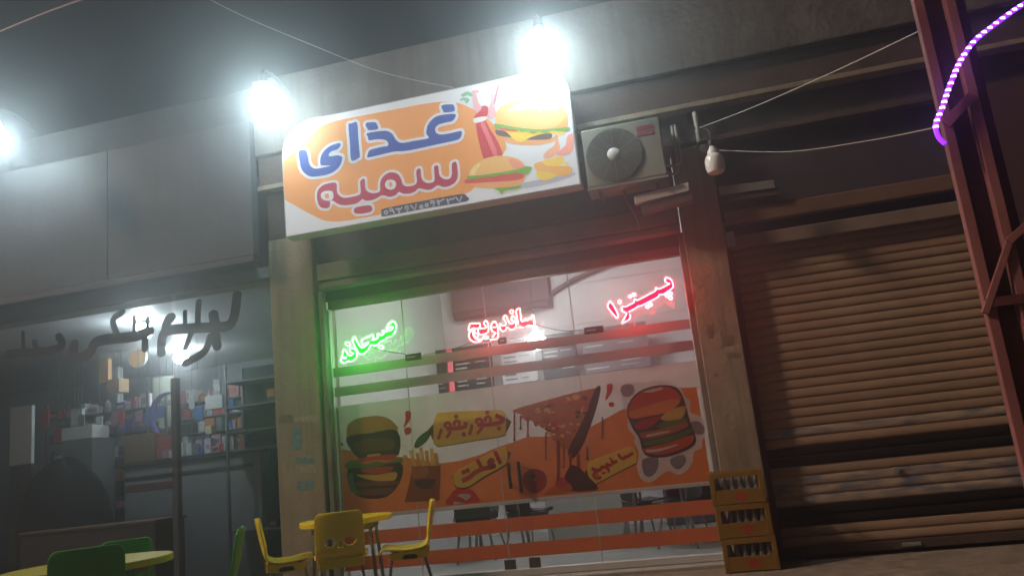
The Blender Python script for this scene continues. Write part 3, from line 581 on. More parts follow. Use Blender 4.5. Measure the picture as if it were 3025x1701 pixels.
def table(name, label, m, loc, rz, L, Wd, h=0.71, th=0.045):
    t = thing(name, label, 'table', loc, rz)
    pts = []
    if L == Wd: pts = [(L / 2 * math.cos(k * math.pi / 20), L / 2 * math.sin(k * math.pi / 20)) for k in range(40)]
    else:
        for (sx, sy, a0) in ((1, 1, 0), (-1, 1, 90), (-1, -1, 180), (1, -1, 270)):
            for k in range(5):
                a = math.radians(a0 + 22.5 * k); pts.append((sx * (L / 2 - .06) + .06 * math.cos(a), sy * (Wd / 2 - .06) + .06 * math.sin(a)))
    MB().prism(pts, h - th, h, 'z').build('table_top', m, t, bevel=0.008)
    MB().box(-L * .32, L * .32, -Wd * .32, Wd * .32, h - th - .05, h - th - .001).build('apron', mat('apron_grey', (0.16, 0.16, 0.15), 0.5, metal=0.4), t)
    for sx in (-1, 1):
        for sy in (-1, 1):
            MB().tube([(sx * L * .29, sy * Wd * .29, h - th - .04), (sx * L * .34, sy * Wd * .34, 0.005)], 0.015, 8).build('leg', steel, t, smooth=True)
    return t
for k, (x, y, rz, lab) in enumerate(((-2.55, 1.5, 0.3, 'dark chair inside the shop behind the yellow side chair'), (-2.05, 2.0, -0.5, 'dark chair inside the shop beside the white counter'), (-2.75, 2.4, 2.6, 'dark chair at the rear of the shop behind the glass'), (-0.35, 1.3, 1.2, 'dark chair inside the shop close to the crates'), (-0.75, 1.9, -1.0, 'dark chair inside the shop facing the white counter'))):
    t = chair_mesh_parts(dkp, dkp, lab, 'chair', holes=False); t.location = (x, y, 0.02); t.rotation_euler = (0, 0, rz)
table('dining_table', 'dark dining table inside the shop behind the glass', dkp, (-2.4, 1.95, 0.02), 0.1, 0.9, 0.6)
table('dining_table', 'dark dining table inside the shop near the crates', dkp, (-0.55, 1.6, 0.02), -0.1, 0.8, 0.6)
ct = thing('shop_counter', 'white counter standing across the middle of the shop room', 'counter', (0, 0, 0))
MB().box(-1.95, -1.05, 2.5, 3.0, 0.02, 1.0).build('body', wht, ct, bevel=0.01)
MB().box(-2.0, -1.0, 2.45, 3.05, 1.0, 1.04).build('worktop', mat('worktop', (0.5, 0.5, 0.48), 0.3), ct, bevel=0.006)
fg = thing('drinks_fridge', 'tall dark drinks fridge at the side wall of the shop', 'fridge', (0, 0, 0))
MB().box(-0.62, 0.02, 3.3, 3.95, 0.03, 1.9).build('cabinet', mat('fridge_dark', (0.10, 0.08, 0.09), 0.4), fg, bevel=0.01)
MB().box(-0.57, -0.03, 3.285, 3.3, 0.25, 1.75).build('door', glass('fridge_glass', (0.5, 0.5, 0.5)), fg)
MB().tube([(-0.53, 3.25, .8), (-0.53, 3.25, 1.3)], 0.012, 8).build('handle', steel, fg)

# ------------------------------------------------------------------ big lightbox sign
SY = -0.35
sg = thing('shop_sign', 'white and orange lightbox sign with blue and red lettering and food pictures', 'sign', (0, 0, 0))
bl = at((847, 703), SY); br = at((1713, 545), SY); zb = (bl.z + br.z) / 2
xl = bl.x - 0.012; xr = br.x + 0.012
tz = (at((938, 343), SY).z + at((1545, 222), SY).z) / 2
def round_rect(x0, x1, z0, z1, rl, rr):
    p = [(x0, z0), (x1, z0)]
    p += [(x1 - rr + rr * math.cos(a * math.pi / 16), z1 - rr + rr * math.sin(a * math.pi / 16)) for a in range(9)]
    p += [(x0 + rl - rl * math.sin(a * math.pi / 16), z1 - rl + rl * math.cos(a * math.pi / 16)) for a in range(9)]
    return p
MB().prism(round_rect(xl, xr, zb, tz, 0.34, 0.26), SY + 0.004, SY + 0.16).build('casing', alu, sg)
face = MB().prism(round_rect(xl + 0.012, xr - 0.012, zb + 0.012, tz - 0.012, 0.33, 0.25), SY, SY + 0.0035).build('face', signprint('white', (0.74, 0.76, 0.80)), sg)
for x in (xl + 0.4, (xl + xr) / 2, xr - 0.4):
    MB().box(x - 0.02, x + 0.02, SY + 0.16, 0.06, zb + 0.5, zb + 0.54).build('bracket', darkalu, sg)
SG = lambda pts: pl('SG', pts, SY)
op = SG([(300, 560), (340, 510), (385, 475), (440, 445), (520, 420), (720, 382), (1200, 290), (1330, 272), (1400, 268), (1470, 276), (1530, 297), (1650, 352), (1760, 440), (1850, 560), (1870, 640), (1800, 760), (1700, 850), (1625, 935), (1590, 975), (1540, 1000), (1300, 1070), (1000, 1140), (640, 1207), (560, 1218), (480, 1220), (420, 1210), (360, 1185), (300, 1155)])
zl_, zh_ = pl('SG', [(105, 1050)], SY)[0][1], pl('SG', [(98, 745)], SY)[0][1]
printed('orange_panel', [('orange', (0.84, 0.36, 0.11), op + [(xl + 0.013, zl_), (xl + 0.013, zh_)], 0)], SY, signprint, face)
BL = (0.05, 0.11, 0.42); CR = (0.48, 0.055, 0.11)
def letter(sheet, pts, nm, rgb, k, edge):
    q = catmull(pl(sheet, pts, SY), True, 4)
    o = MB().flat(q, SY - 0.003 - 0.0001 * k).build('letter', signprint(nm, rgb), face)
    MB().ribbon(q, edge, SY - 0.0018 - 0.0001 * k, closed=True).build('letter_outline', signprint('white', (0.74, 0.76, 0.80)), face)
S = 'S1'; E = 0.055
letter(S, [(2310, 275), (2310, 330), (2270, 375), (2180, 395), (2090, 420), (2040, 460), (2030, 510), (2060, 550), (2120, 565), (2250, 545), (2395, 515), (2400, 580), (2370, 625), (2300, 650), (2000, 715), (1700, 780), (1560, 800), (1460, 803), (1250, 850), (1085, 885), (1085, 830), (1110, 785), (1180, 760), (1290, 735), (1360, 725), (1370, 690), (1345, 650), (1290, 632), (1200, 632), (1100, 645), (1085, 600), (1065, 550), (1150, 530), (1260, 515), (1340, 512), (1410, 540), (1450, 590), (1480, 640), (1530, 675), (1600, 680), (1750, 650), (1935, 615), (1910, 560), (1910, 500), (1930, 430), (1980, 360), (2050, 310), (2150, 285)], 'blue', BL, 0, E)
letter(S, [(2125, 155), (2270, 140), (2295, 160), (2300, 235), (2170, 255), (2145, 235)], 'blue', BL, 1, E)
letter(S, [(1055, 405), (1180, 390), (1210, 420), (1225, 485), (1110, 505), (1075, 480)], 'blue', BL, 2, E)
letter(S, [(810, 430), (850, 410), (930, 400), (950, 640), (970, 860), (950, 895), (850, 925), (830, 680)], 'blue', BL, 3, E)
letter(S, [(110, 800), (205, 785), (240, 870), (255, 960), (290, 1020), (350, 1045), (450, 1030), (560, 1000), (470, 1000), (420, 990), (412, 920), (430, 850), (480, 780), (560, 720), (650, 690), (695, 690), (690, 730), (650, 775), (570, 800), (530, 850), (560, 870), (650, 855), (710, 870), (722, 900), (700, 980), (650, 1050), (560, 1110), (450, 1140), (300, 1158), (210, 1120), (150, 1050), (125, 950)], 'blue', BL, 4, E)
S = 'S2'
letter(S, [(2250, 165), (2310, 155), (2330, 300), (2325, 400), (2280, 470), (2200, 515), (2120, 530), (2020, 505), (1960, 550), (1870, 575), (1740, 550), (1680, 600), (1600, 630), (1500, 630), (1435, 605), (1390, 650), (1300, 680), (1180, 655), (1100, 700), (1000, 735), (920, 735), (880, 715), (800, 775), (650, 805), (550, 800), (480, 770), (430, 740), (385, 750), (390, 790), (370, 840), (310, 855), (240, 830), (200, 750), (190, 650), (210, 570), (270, 510), (350, 480), (480, 470), (495, 600), (530, 660), (600, 695), (700, 685), (830, 650), (855, 600), (850, 500), (850, 440), (870, 420), (915, 410), (925, 540), (950, 590), (1010, 620), (1090, 620), (1150, 590), (1150, 500), (1165, 420), (1210, 360), (1280, 315), (1360, 310), (1430, 345), (1470, 410), (1490, 480), (1530, 515), (1600, 520), (1670, 500), (1710, 450), (1700, 300), (1720, 260), (1765, 260), (1775, 380), (1810, 440), (1870, 470), (1940, 460), (1980, 420), (1970, 250), (1980, 215), (2030, 205), (2050, 340), (2090, 390), (2150, 415), (2210, 400), (2240, 340), (2240, 200)], 'crimson', CR, 5, 0.05)
letter(S, [(770, 845), (1000, 810), (1010, 905), (785, 935)], 'crimson', CR, 6, 0.05)
for (pts) in ([(1225, 495), (1250, 435), (1310, 418), (1375, 440), (1395, 495), (1370, 550), (1310, 572), (1250, 550)], [(250, 645), (300, 595), (420, 598), (440, 690), (400, 735), (320, 735), (262, 705)]):
    q = pl(S, pts, SY); c = (sum(p[0] for p in q) / len(q), sum(p[1] for p in q) / len(q))
    MB().flat(catmull(q, True, 4), SY - 0.0042).build('letter_eye', signprint('white', (0.74, 0.76, 0.80)), face)
    MB().flat(catmull([(c[0] + (p[0] - c[0]) * .34, c[1] + (p[1] - c[1]) * .5) for p in q], True, 4), SY - 0.0046).build('letter_eye', signprint('orange', (0.80, 0.36, 0.13)), face)
ph = printed('number_plate', [('slate', (0.075, 0.085, 0.13), pl('PH', [(235, 560), (300, 482), (1200, 305), (2150, 132), (2340, 120), (2392, 180), (2402, 300), (1300, 490), (320, 680), (240, 655)], SY), 2)], SY - 0.002, signprint, face)
dg = MB(); s = Z['PH'][2] / 335
def dring(c, r): return [(c[0] + r * math.cos(a * .785), c[1] + r * math.sin(a * .785)) for a in range(9)]
for k, st in enumerate([dring((350, 582), 42), dring((480, 515), 36), [(520, 520), (560, 612)], [(660, 480), (690, 605)], [(590, 480), (630, 512), (670, 478), (710, 510), (760, 445)], [(920, 425), (840, 430), (825, 490), (930, 470), (870, 560)],
                        [(970, 400), (1085, 515), (1120, 370)], dring((1245, 440), 36), dring((1385, 398), 36), [(1580, 300), (1480, 300), (1475, 350), (1585, 335), (1540, 440)], [(1650, 270), (1700, 402)], [(1650, 270), (1710, 312), (1770, 270), (1835, 245)],
                        [(1890, 240), (1940, 372)], [(1890, 240), (1940, 282), (1990, 232), (2030, 262), (2085, 205)], [(2110, 190), (2220, 315), (2270, 168)]]):
    dg.ribbon(pl('PH', st, SY), 40 * s, SY - 0.0034 - 0.00008 * k)
dg.build('digits', signprint('grey', (0.48, 0.50, 0.56)), ph)
SB = lambda pts: pl('SB', pts, SY)
PY = SY - 0.0012
bunc = (0.85, 0.50, 0.18); gnl = (0.22, 0.42, 0.08); rdd = (0.62, 0.06, 0.08)
printed('printed_burger', [
  ('bun', bunc, SB([(410, 510), (415, 420), (480, 340), (600, 290), (800, 262), (980, 272), (1100, 320), (1180, 420), (1190, 520), (1160, 575), (1000, 588), (800, 588), (600, 565), (450, 530)])),
  ('bun_light', (0.92, 0.66, 0.34), SB([(520, 400), (640, 320), (820, 292), (960, 300), (1080, 350), (1040, 390), (850, 370), (660, 390)])),
  ('bun_low', (0.82, 0.40, 0.16), SB([(440, 655), (600, 690), (800, 708), (1000, 690), (1070, 640), (1060, 700), (1000, 732), (850, 757), (620, 748), (480, 705)])),
  ('patty', (0.16, 0.10, 0.09), SB([(412, 598), (520, 610), (640, 650), (760, 680), (900, 640), (1010, 635), (1003, 690), (880, 702), (700, 700), (560, 675), (440, 655)])),
  ('cheese', (0.90, 0.62, 0.08), SB([(450, 580), (540, 625), (600, 690), (680, 727), (760, 690), (860, 650), (1000, 632), (1130, 652), (1135, 618), (900, 610), (600, 600)])),
  ('tomato', (0.80, 0.16, 0.10), SB([(470, 575), (640, 585), (630, 615), (480, 602)])),
  ('bun_shade', (0.74, 0.38, 0.12), SB([(900, 586), (1060, 560), (1150, 470), (1175, 430), (1190, 520), (1160, 575), (1000, 588)])),
  ] + [('seed', (0.95, 0.84, 0.62), SB([(x, y), (x + 14, y - 8), (x + 28, y - 2), (x + 14, y + 6)])) for x, y in ((620, 345), (720, 318), (840, 312), (930, 340), (1010, 372), (780, 360), (680, 390), (880, 395), (1080, 420))] + [
  ('lettuce', gnl, SB([(405, 528), (430, 580), (500, 572), (560, 592), (640, 598), (700, 618), (760, 612), (810, 638), (880, 615), (950, 634), (1020, 606), (1100, 612), (1195, 600), (1192, 568), (1000, 586), (800, 586), (600, 562)]))], PY, signprint, face)
printed('printed_sauce_bottle', [
  ('sauce', rdd, SB([(205, 510), (300, 490), (350, 580), (425, 700), (490, 868), (380, 885), (290, 903), (245, 760), (215, 620)])),
  ('sauce_light', (0.80, 0.20, 0.22), SB([(255, 540), (290, 520), (400, 760), (430, 860), (390, 865), (330, 720)])),
  ('sauce', rdd, SB([(185, 450), (230, 410), (270, 340), (330, 350), (330, 430), (300, 455), (190, 480)])),
  ('capw', (0.82, 0.82, 0.82), SB([(176, 480), (240, 460), (295, 455), (308, 490), (195, 523)])),
  ('splash', (0.80, 0.42, 0.45), SB([(190, 400), (170, 250), (200, 200), (230, 300), (260, 350), (250, 390)])),
  ('splash', (0.80, 0.42, 0.45), SB([(330, 420), (370, 300), (365, 215), (400, 215), (400, 330), (420, 420), (380, 480)])),
  ('splash2', (0.70, 0.20, 0.26), SB([(395, 300), (420, 180), (450, 90), (460, 95), (435, 200), (410, 320)])),
  ('splash', (0.80, 0.42, 0.45), SB([(160, 180), (235, 172), (240, 190), (190, 215)]))], PY, signprint, face)
printed('printed_hot_dog', [
  ('shade', (0.50, 0.50, 0.58), SB([(560, 1200), (800, 1140), (1100, 1090), (1240, 1050), (1255, 1080), (1050, 1150), (750, 1215)])),
  ('bun_low', (0.82, 0.40, 0.16), SB([(145, 1165), (500, 1150), (700, 1085), (735, 1050), (720, 1140), (640, 1190), (450, 1218), (250, 1215), (170, 1195)])),
  ('sausage', (0.68, 0.10, 0.10), SB([(78, 1145), (130, 1118), (400, 1085), (600, 1055), (700, 1055), (695, 1120), (500, 1145), (300, 1158), (120, 1166)])),
  ('bun', bunc, SB([(128, 1085), (150, 1010), (220, 950), (340, 890), (500, 873), (640, 900), (720, 960), (728, 1010), (600, 1055), (400, 1085), (200, 1110)])),
  ('bun_red', (0.84, 0.34, 0.22), SB([(560, 900), (650, 915), (712, 965), (716, 1000), (620, 1010), (570, 960)])),
  ('bun_yellow', (0.82, 0.68, 0.30), SB([(140, 1080), (160, 1015), (230, 955), (250, 975), (200, 1050), (190, 1098)])),
  ('lettuce', gnl, SB([(105, 1100), (130, 1088), (250, 1080), (400, 1060), (560, 1035), (700, 1000), (740, 985), (800, 995), (790, 1030), (740, 1075), (640, 1055), (560, 1072), (480, 1075), (400, 1098), (300, 1100), (220, 1118), (130, 1125)])),
  ('lettuce', gnl, SB([(390, 1220), (540, 1208), (690, 1190), (640, 1230), (520, 1245), (480, 1285), (450, 1250)]))], PY, signprint, face)
printed('printed_snacks', [
  ('bacon', (0.88, 0.44, 0.28), SB([(925, 890), (950, 830), (1040, 760), (1050, 700), (1075, 640), (1090, 720), (1100, 800), (1010, 890)])),
  ('bacon2', (0.90, 0.38, 0.30), SB([(1060, 850), (1160, 760), (1180, 660), (1240, 640), (1250, 740), (1230, 830), (1130, 870)])),
  ('chip', (0.90, 0.62, 0.12), SB([(860, 1010), (905, 930), (1000, 905), (1080, 880), (1140, 890), (1130, 950), (1060, 1000), (960, 1020)])),
  ('chip2', (0.86, 0.46, 0.14), SB([(820, 970), (900, 935), (960, 980), (1100, 985), (1215, 990), (1228, 1050), (1140, 1090), (1000, 1070), (880, 1050)])),
  ('chip', (0.90, 0.62, 0.12), SB([(850, 1050), (940, 1040), (1060, 1075), (1010, 1120), (930, 1138), (870, 1110)])),
  ('chip3', (0.88, 0.70, 0.30), SB([(1110, 960), (1170, 930), (1190, 950), (1150, 985)]))], PY, signprint, face)
for nm_, it in zip(('printed_orange_slice', 'printed_radish', 'printed_tomato', 'printed_parsley', 'printed_parsley'), [
  ('vorange', (0.90, 0.55, 0.34), SB([(470, 135), (520, 120), (560, 92), (585, 110), (570, 150), (520, 163), (480, 155)])),
  ('vred', (0.78, 0.24, 0.30), SB([(668, 140), (700, 108), (760, 106), (782, 130), (770, 180), (720, 213), (680, 190)])),
  ('vpale', (0.90, 0.60, 0.46), SB([(842, 90), (880, 65), (940, 68), (985, 110), (960, 160), (900, 166), (850, 130)])),
  ('parsley', (0.24, 0.46, 0.28), SB([(40, 225), (80, 195), (120, 185), (170, 220), (150, 240), (110, 225), (70, 245)])), ('parsley', (0.24, 0.46, 0.28), SB([(30, 268), (80, 250), (130, 262), (125, 300), (95, 310), (80, 280), (40, 282)]))]): printed(nm_, [it], PY, signprint, face)

# ------------------------------------------------------------------ bright LED bulbs above the sign
bulbmat = mat('lit_bulb', (1, 1, 1), emit=(0.74, 0.95, 1.0), es=106)
def bulb(label, c, m, lit=True, cat='lamp', arm=None):
    t = thing('led_bulb', label, cat, c)
    MB().lathe([(0.0, -0.125), (0.05, -0.12), (0.085, -0.10), (0.10, -0.05), (0.10, 0.03), (0.085, 0.075), (0.06, 0.095)], n=20).build('diffuser', m, t, smooth=True)
    MB().lathe([(0.062, 0.094), (0.06, 0.13), (0.035, 0.165), (0.03, 0.2), (0.0, 0.205)], n=16).build('base', white, t, smooth=True)
    MB().lathe([(0.034, 0.18), (0.036, 0.19), (0.036, 0.245), (0.02, 0.26), (0, 0.262)], n=14).build('socket', black, t, smooth=True)
    if arm: MB().tube(catmull(arm, False, 5), 0.012, 8).build('arm', darkalu, t, smooth=True)
    return t
c1 = at((780, 302), -0.62); c2 = at((1598, 142), -0.62); c3 = at((-12, 412), -0.62)
for c, lab in ((c1, 'glaring white LED bulb over the lettered end of the sign'), (c2, 'glaring white LED bulb over the picture end of the sign'), (c3, 'glaring white LED bulb over the neighbouring dark shop front')):
    b_ = bulb(lab, c, bulbmat, arm=[(0, 0, .25), (0, 0.02, .30), (0, 0.18, .32), (0, (-c.y - 0.10) / 1.15, .27)])
    b_.scale = (1.15, 1.15, 1.15)

# ------------------------------------------------------------------ outdoor air conditioner
AY = -0.34
a = at((1722, 383), AY); b = at((1737, 562), AY); c = at((1955, 540), AY)
ox0, ox1, oz0, oz1 = b.x, c.x + 0.06, b.z, a.z
ac = thing('outdoor_air_conditioner', 'cream outdoor air conditioner unit with round fan grille beside the sign', 'air conditioner', (0, 0, 0))
cream = mat('ac_cream', (0.30, 0.305, 0.25), 0.55, var=0.08, dirt=(0.25, 0.24, 0.185))
MB().box(ox0, ox1, AY + 0.02, AY + 0.30, oz0 + 0.02, oz1).build('casing', cream, ac, bevel=0.015)
MB().box(ox0 - 0.005, ox1 + 0.005, AY + 0.014, AY + 0.305, oz0, oz0 + 0.018).build('base_tray', cream, ac)
fc = at((1775, 457), AY); R_ = 0.245; fcx = ox0 + R_ + 0.02; fcz = (oz0 + oz1) / 2 + 0.005
MB().lathe([(0, 0.016), (R_, 0.016), (R_, 0.0195)], (fcx, AY, fcz), 40, 'y').build('fan_opening', mat('fan_dark', (0.06, 0.065, 0.06), 0.6), ac)
for k in range(13):
    r = 0.065 + k * 0.0145
    MB().tube([(fcx + r * math.cos(q * math.pi / 16), AY + 0.006, fcz + r * math.sin(q * math.pi / 16)) for q in range(32)], 0.0028, 5, True).build('grille_ring', cream, ac, smooth=True)
for k in range(12):
    q = k * math.pi / 6
    MB().tube([(fcx + .05 * math.cos(q), AY + .01, fcz + .05 * math.sin(q)), (fcx + R_ * math.cos(q), AY + .01, fcz + R_ * math.sin(q))], 0.003, 5).build('grille_spoke', cream, ac)
MB().lathe([(0, -0.004), (0.05, -0.003), (0.058, 0.004), (0.058, 0.015)], (fcx, AY, fcz), 24, 'y').build('grille_hub', white, ac, smooth=True)
for z_ in (0.10, 0.155): MB().box(ox1 - 0.21, ox1 - 0.06, AY + 0.016, AY + 0.0195, oz1 - z_, oz1 - z_ + 0.038).build('logo_patch', mat('logo_red', (0.30, 0.04, 0.06), 0.5), ac)
for x in (ox0 + 0.1, ox1 - 0.1):
    MB().box(x - 0.015, x + 0.015, AY + 0.02, 0.06, oz0 - 0.035, oz0 - 0.002).build('bracket', darkalu, ac)

for k_ in (0, 1):
    MB().tube(catmull([(ox1 - .02, AY + .2, oz0 + .10 + .07 * k_), (ox1 + .07, AY + .2, oz0 + .08 + .07 * k_), (ox1 + .10 + .03 * k_, AY + .26, oz0 + .22), (ox1 + .10 + .03 * k_, 0.02, oz1 + .02)], False, 6), 0.014, 8).build('insulated_pipe', mat('pipe_wrap', (0.33, 0.31, 0.27), 0.8, var=0.2), ac, smooth=True)
MB().tube(catmull([(ox0 + .3, AY + .16, oz0), (ox0 + .31, AY + .18, oz0 - .10), (ox0 + .36, AY + .30, oz0 - .22), (ox0 + .38, 0.05, oz0 - .34)], False, 6), 0.009, 7).build('drain_hose', mat('hose_grey', (0.20, 0.20, 0.19), 0.6), ac, smooth=True)
# ------------------------------------------------------------------ unlit bulb, conduit, coil, battens
ub = at((2112, 482), -0.36)
b_ = bulb('unlit white LED bulb hanging on a cord beside the pillar', ub, mat('bulb_off', (0.88, 0.86, 0.84), 0.2, var=0.03), cat='bulb')
b_.scale = (0.82, 0.82, 0.82)
MB().tube(catmull([(0, 0, .26), (-0.01, 0.05, .38), (-0.03, 0.30, .50), (-0.03, 0.36, .56)], False, 4), 0.005, 6).build('cord', wiremat, b_)
cp = thing('conduit_pipe', 'short pale conduit pipe standing on the wall above the coil', 'pipe', (0, 0, 0))
a = D(1748, 285, -0.03); b = D(1742, 362, -0.03)
MB().tube([(a.x, -0.045, b.z), (a.x, -0.045, a.z)], 0.026, 10).build('pipe', mat('pipe_pale', (0.45, 0.40, 0.32), 0.5), cp, smooth=True)
MB().box(a.x - .035, a.x + .035, -0.06, -0.0, (a.z + b.z) / 2 - .012, (a.z + b.z) / 2 + .012).build('clip', darkalu, cp)
cc = D(1773, 372, -0.05)
o = MB()
for k in range(3): o.tube([(cc.x + (0.055 + .008 * k) * math.cos(q * .3927), cc.y - .012 * k, cc.z + (0.055 + .006 * k) * math.sin(q * .3927)) for q in range(16)], 0.008, 6, True)
tag(o.build('cable_coil', mat('coil_brown', (0.22, 0.12, 0.08), 0.6), smooth=True), 'small coil of brown cable hanging beside the unlit bulb', 'cable')
def batten(label, p0, p1, Y, drop, m1, m2):
    a = D(*p0, Y); b = D(*p1, Y); t = thing('wall_batten', label, 'light fitting', (0, 0, 0))
    dz = (b.z - a.z)
    MB().prism([(a.x, a.z), (b.x, b.z), (b.x, b.z - .075), (a.x, a.z - .075)], Y, Y + 0.06).build('front_strip', m1, t, bevel=0.008)
    MB().prism([(a.x + .05, a.z - .08), (b.x + .02, b.z - .08), (b.x + .02, b.z - drop), (a.x + .05, a.z - drop)], Y + 0.02, Y + 0.12).build('housing', m2, t, bevel=0.006)
batten('pale wall fitting with bright front strip above the red corner of the window', (1594, 493), (1732, 458), -0.26, 0.16, white, mat('fit_dark', (0.16, 0.09, 0.085), 0.6))
batten('dim grey wall fitting under the unlit bulb', (1806, 470), (1948, 452), -0.05, 0.13, mat('fit_grey', (0.20, 0.19, 0.19), 0.5), mat('fit_dark2', (0.09, 0.07, 0.07), 0.6))

# ------------------------------------------------------------------ closed roller shutter on the neighbouring shop
rs = thing('roller_shutter', 'closed brown slatted roller shutter with black and blue bands', 'shutter', (0, 0, 0))
slat_m = mat('slat_brown', (0.38, 0.262, 0.178), 0.75, spec=0.2, var=0.14, scale=2.5, dirt=(0.34, 0.225, 0.15), dirt_scale=1.8, orand=0.10)
slat_k = mat('slat_black', (0.012, 0.009, 0.010), 0.8, var=0.1, spec=0.2)
def blue_slat():
    m = mat('slat_blue', (0.26, 0.18, 0.115), 0.5, var=0.1); n = m.node_tree; b = n.nodes['Principled BSDF']
    tc = n.nodes.new('ShaderNodeNewGeometry'); mp = n.nodes.new('ShaderNodeMapping'); mp.inputs['Scale'].default_value = (4.2, 1, 17)
    wv = n.nodes.new('ShaderNodeTexNoise'); wv.inputs['Scale'].default_value = 1.3; wv.inputs['Detail'].default_value = 3
    n.links.new(tc.outputs['Position'], mp.inputs[0]); n.links.new(mp.outputs[0], wv.inputs[0])
    r = n.nodes.new('ShaderNodeValToRGB'); r.color_ramp.elements[0].position = 0.42; r.color_ramp.elements[1].position = 0.62
    n.links.new(wv.outputs[0], r.inputs[0]); mx = n.nodes.new('ShaderNodeMix'); mx.data_type = 'RGBA'
    n.links.new(r.outputs[0], mx.inputs[0]); mx.inputs[6].default_value = (0.46, 0.35, 0.26, 1); mx.inputs[7].default_value = (0.17, 0.175, 0.21, 1)
    n.links.new(mx.outputs[2], b.inputs['Base Color']); return m
slat_b = blue_slat()
PITCH_S = 0.0795; z0 = 0.085; SX0, SX1 = 0.47, 2.43
sp = [(0.165, 0.0), (0.157, 0.004), (0.1515, 0.018), (0.150, 0.040), (0.151, 0.060), (0.155, 0.074), (0.165, 0.0775), (0.172, 0.0775), (0.172, 0.0)]
smesh = {}
N_SL = 32
for k in range(N_SL):
    m = slat_b if k in (4, 5, 6, 11) else slat_k if k in (2, 3, 8, 9) else slat_m
    if m.name not in smesh:
        ob_ = MB().prism(sp, SX0, SX1, 'x').build('slat', m, rs, smooth=True); smesh[m.name] = ob_.data
    else:
        ob_ = bpy.data.objects.new('slat', smesh[m.name]); COL.objects.link(ob_); ob_.parent = rs
    ob_.location = (0, random.uniform(-.0025, .0025), z0 + k * PITCH_S)
    ob_.rotation_euler = (0, random.uniform(-.0009, .0009), 0)
MB().box(SX0, SX1, 0.135, 0.175, 0.012, 0.082).build('bottom_bar', mat('bar_dark', (0.12, 0.085, 0.07), 0.5, metal=0.3), rs, bevel=0.004)
for x in (0.425, 2.39):
    MB().box(x, x + 0.05, 0.10, 0.20, 0.0, 2.66).build('side_rail', mat('rail_dark', (0.07, 0.045, 0.04), 0.6, metal=0.3), rs)
ztop = z0 + N_SL * PITCH_S
MB().box(0.44, 2.43, 0.06, 0.098, ztop - 0.02, ztop + 0.10).build('lip', mat('lip_tan', (0.25, 0.19, 0.14), 0.6, dirt=(0.15, 0.10, 0.07)), rs, bevel=0.008)
MB().box(0.44, 2.43, 0.085, 0.098, ztop + 0.102, ztop + 0.19).build('gap_shade_strip', slat_k, rs)  # black strip standing in for the dark of an open gap
MB().box(0.44, 2.43, 0.03, 0.098, ztop + 0.192, ztop + 0.33).build('housing', mat('housing_brown', (0.17, 0.10, 0.06), 0.6, var=0.15), rs, bevel=0.012)
MB().box(1.38, 1.52, 0.118, 0.134, 0.03, 0.06).build('lift_handle', greyalu, rs, bevel=0.004)
MB().lathe([(0, -0.012), (0.022, -0.012), (0.026, -0.006), (0.026, 0.0)], (1.45, 0.138, 0.62), 16, 'y').build('lock', greyalu, rs, smooth=True)
MB().box(0.43, 0.50, 0.0, 0.058, ztop + 0.0, ztop + 0.13).build('bracket', greyalu, rs)

# ------------------------------------------------------------------ stacked soda crates with bottles
cr_m = mat('crate_yellow', (0.25, 0.135, 0.012), 0.55, var=0.2, dirt=(0.17, 0.085, 0.015), dirt_scale=6)
CW, CD, CH = 0.395, 0.29, 0.252
def crate(label, loc, rz):
    t = thing('bottle_crate', label, 'crate', loc, rz, group='yellow bottle crates stacked by the pillar')
    w, d = CW / 2, CD / 2
    for s in (-1, 1):
        MB().box(-w + .03, w - .03, s * d - .006, s * d + .006, 0.004, 0.115).build('side_panel', cr_m, t, bevel=0.003)
        MB().box(s * w - .006, s * w + .006, -d + .03, d - .03, 0.004, 0.115).build('side_panel', cr_m, t, bevel=0.003)
        MB().box(-w + .03, w - .03, s * d - .009, s * d + .009, CH - .045, CH - .002).build('rim', cr_m, t, bevel=0.003)
        MB().box(s * w - .009, s * w + .009, -d + .03, d - .03, CH - .045, CH - .002).build('rim', cr_m, t, bevel=0.003)
        for q in (-1, 1): MB().box(s * (w - .012) - .02, s * (w - .012) + .02, q * (d - .012) - .02, q * (d - .012) + .02, 0.0, CH - .001).build('corner_post', cr_m, t, bevel=0.004)
    MB().box(-w + .01, w - .01, -d + .01, d - .01, 0.001, 0.01).build('bottom', cr_m, t)
    MB().disc((0.02, 0.06), 0.045, 0.04, -d - .0068).build('emblem', mat('emblem_red', (0.34, 0.05, 0.02), 0.5), t)
    return t
bt_glass = mat('bottle_glass', (0.20, 0.20, 0.195), 0.15, var=0.05, spec=0.8)
bm0 = None
cr_x, cr_y = 0.185, -0.20
for k, (lab, wh_) in enumerate((('yellow bottle crate at the bottom of the stack', 'bottom'), ('yellow bottle crate in the middle of the stack', 'middle'), ('yellow bottle crate on top of the stack', 'top'))):
    lx, ly, rz = cr_x + (0.012, 0.0, -0.006)[k], cr_y, (0.0, 0.02, -0.015)[k]
    crate(lab, (lx, ly, 0.002 + k * CH), rz)
    for i in range(6):
        for j in range(2):
            if bm0 is None:
                bo = MB().lathe([(0, 0), (0.026, 0.0), (0.029, 0.01), (0.029, 0.10), (0.027, 0.125), (0.016, 0.165), (0.0125, 0.20), (0.0125, 0.222), (0.015, 0.224), (0.015, 0.236), (0, 0.237)], n=12).build('soda_bottle', bt_glass, smooth=True); bm0 = bo.data
            else:
                bo = bpy.data.objects.new('soda_bottle', bm0); COL.objects.link(bo)
            bo.location = (lx - 0.15 + 0.06 * i, ly - 0.085 + 0.075 * j, 0.002 + k * CH + 0.011)
            tag(bo, '%s-row glass bottle in the %s yellow crate, %s from the window side' % (('front', 'back')[j], wh_, ORD[i]), 'bottle', 'bottles in the %s crate' % wh_)

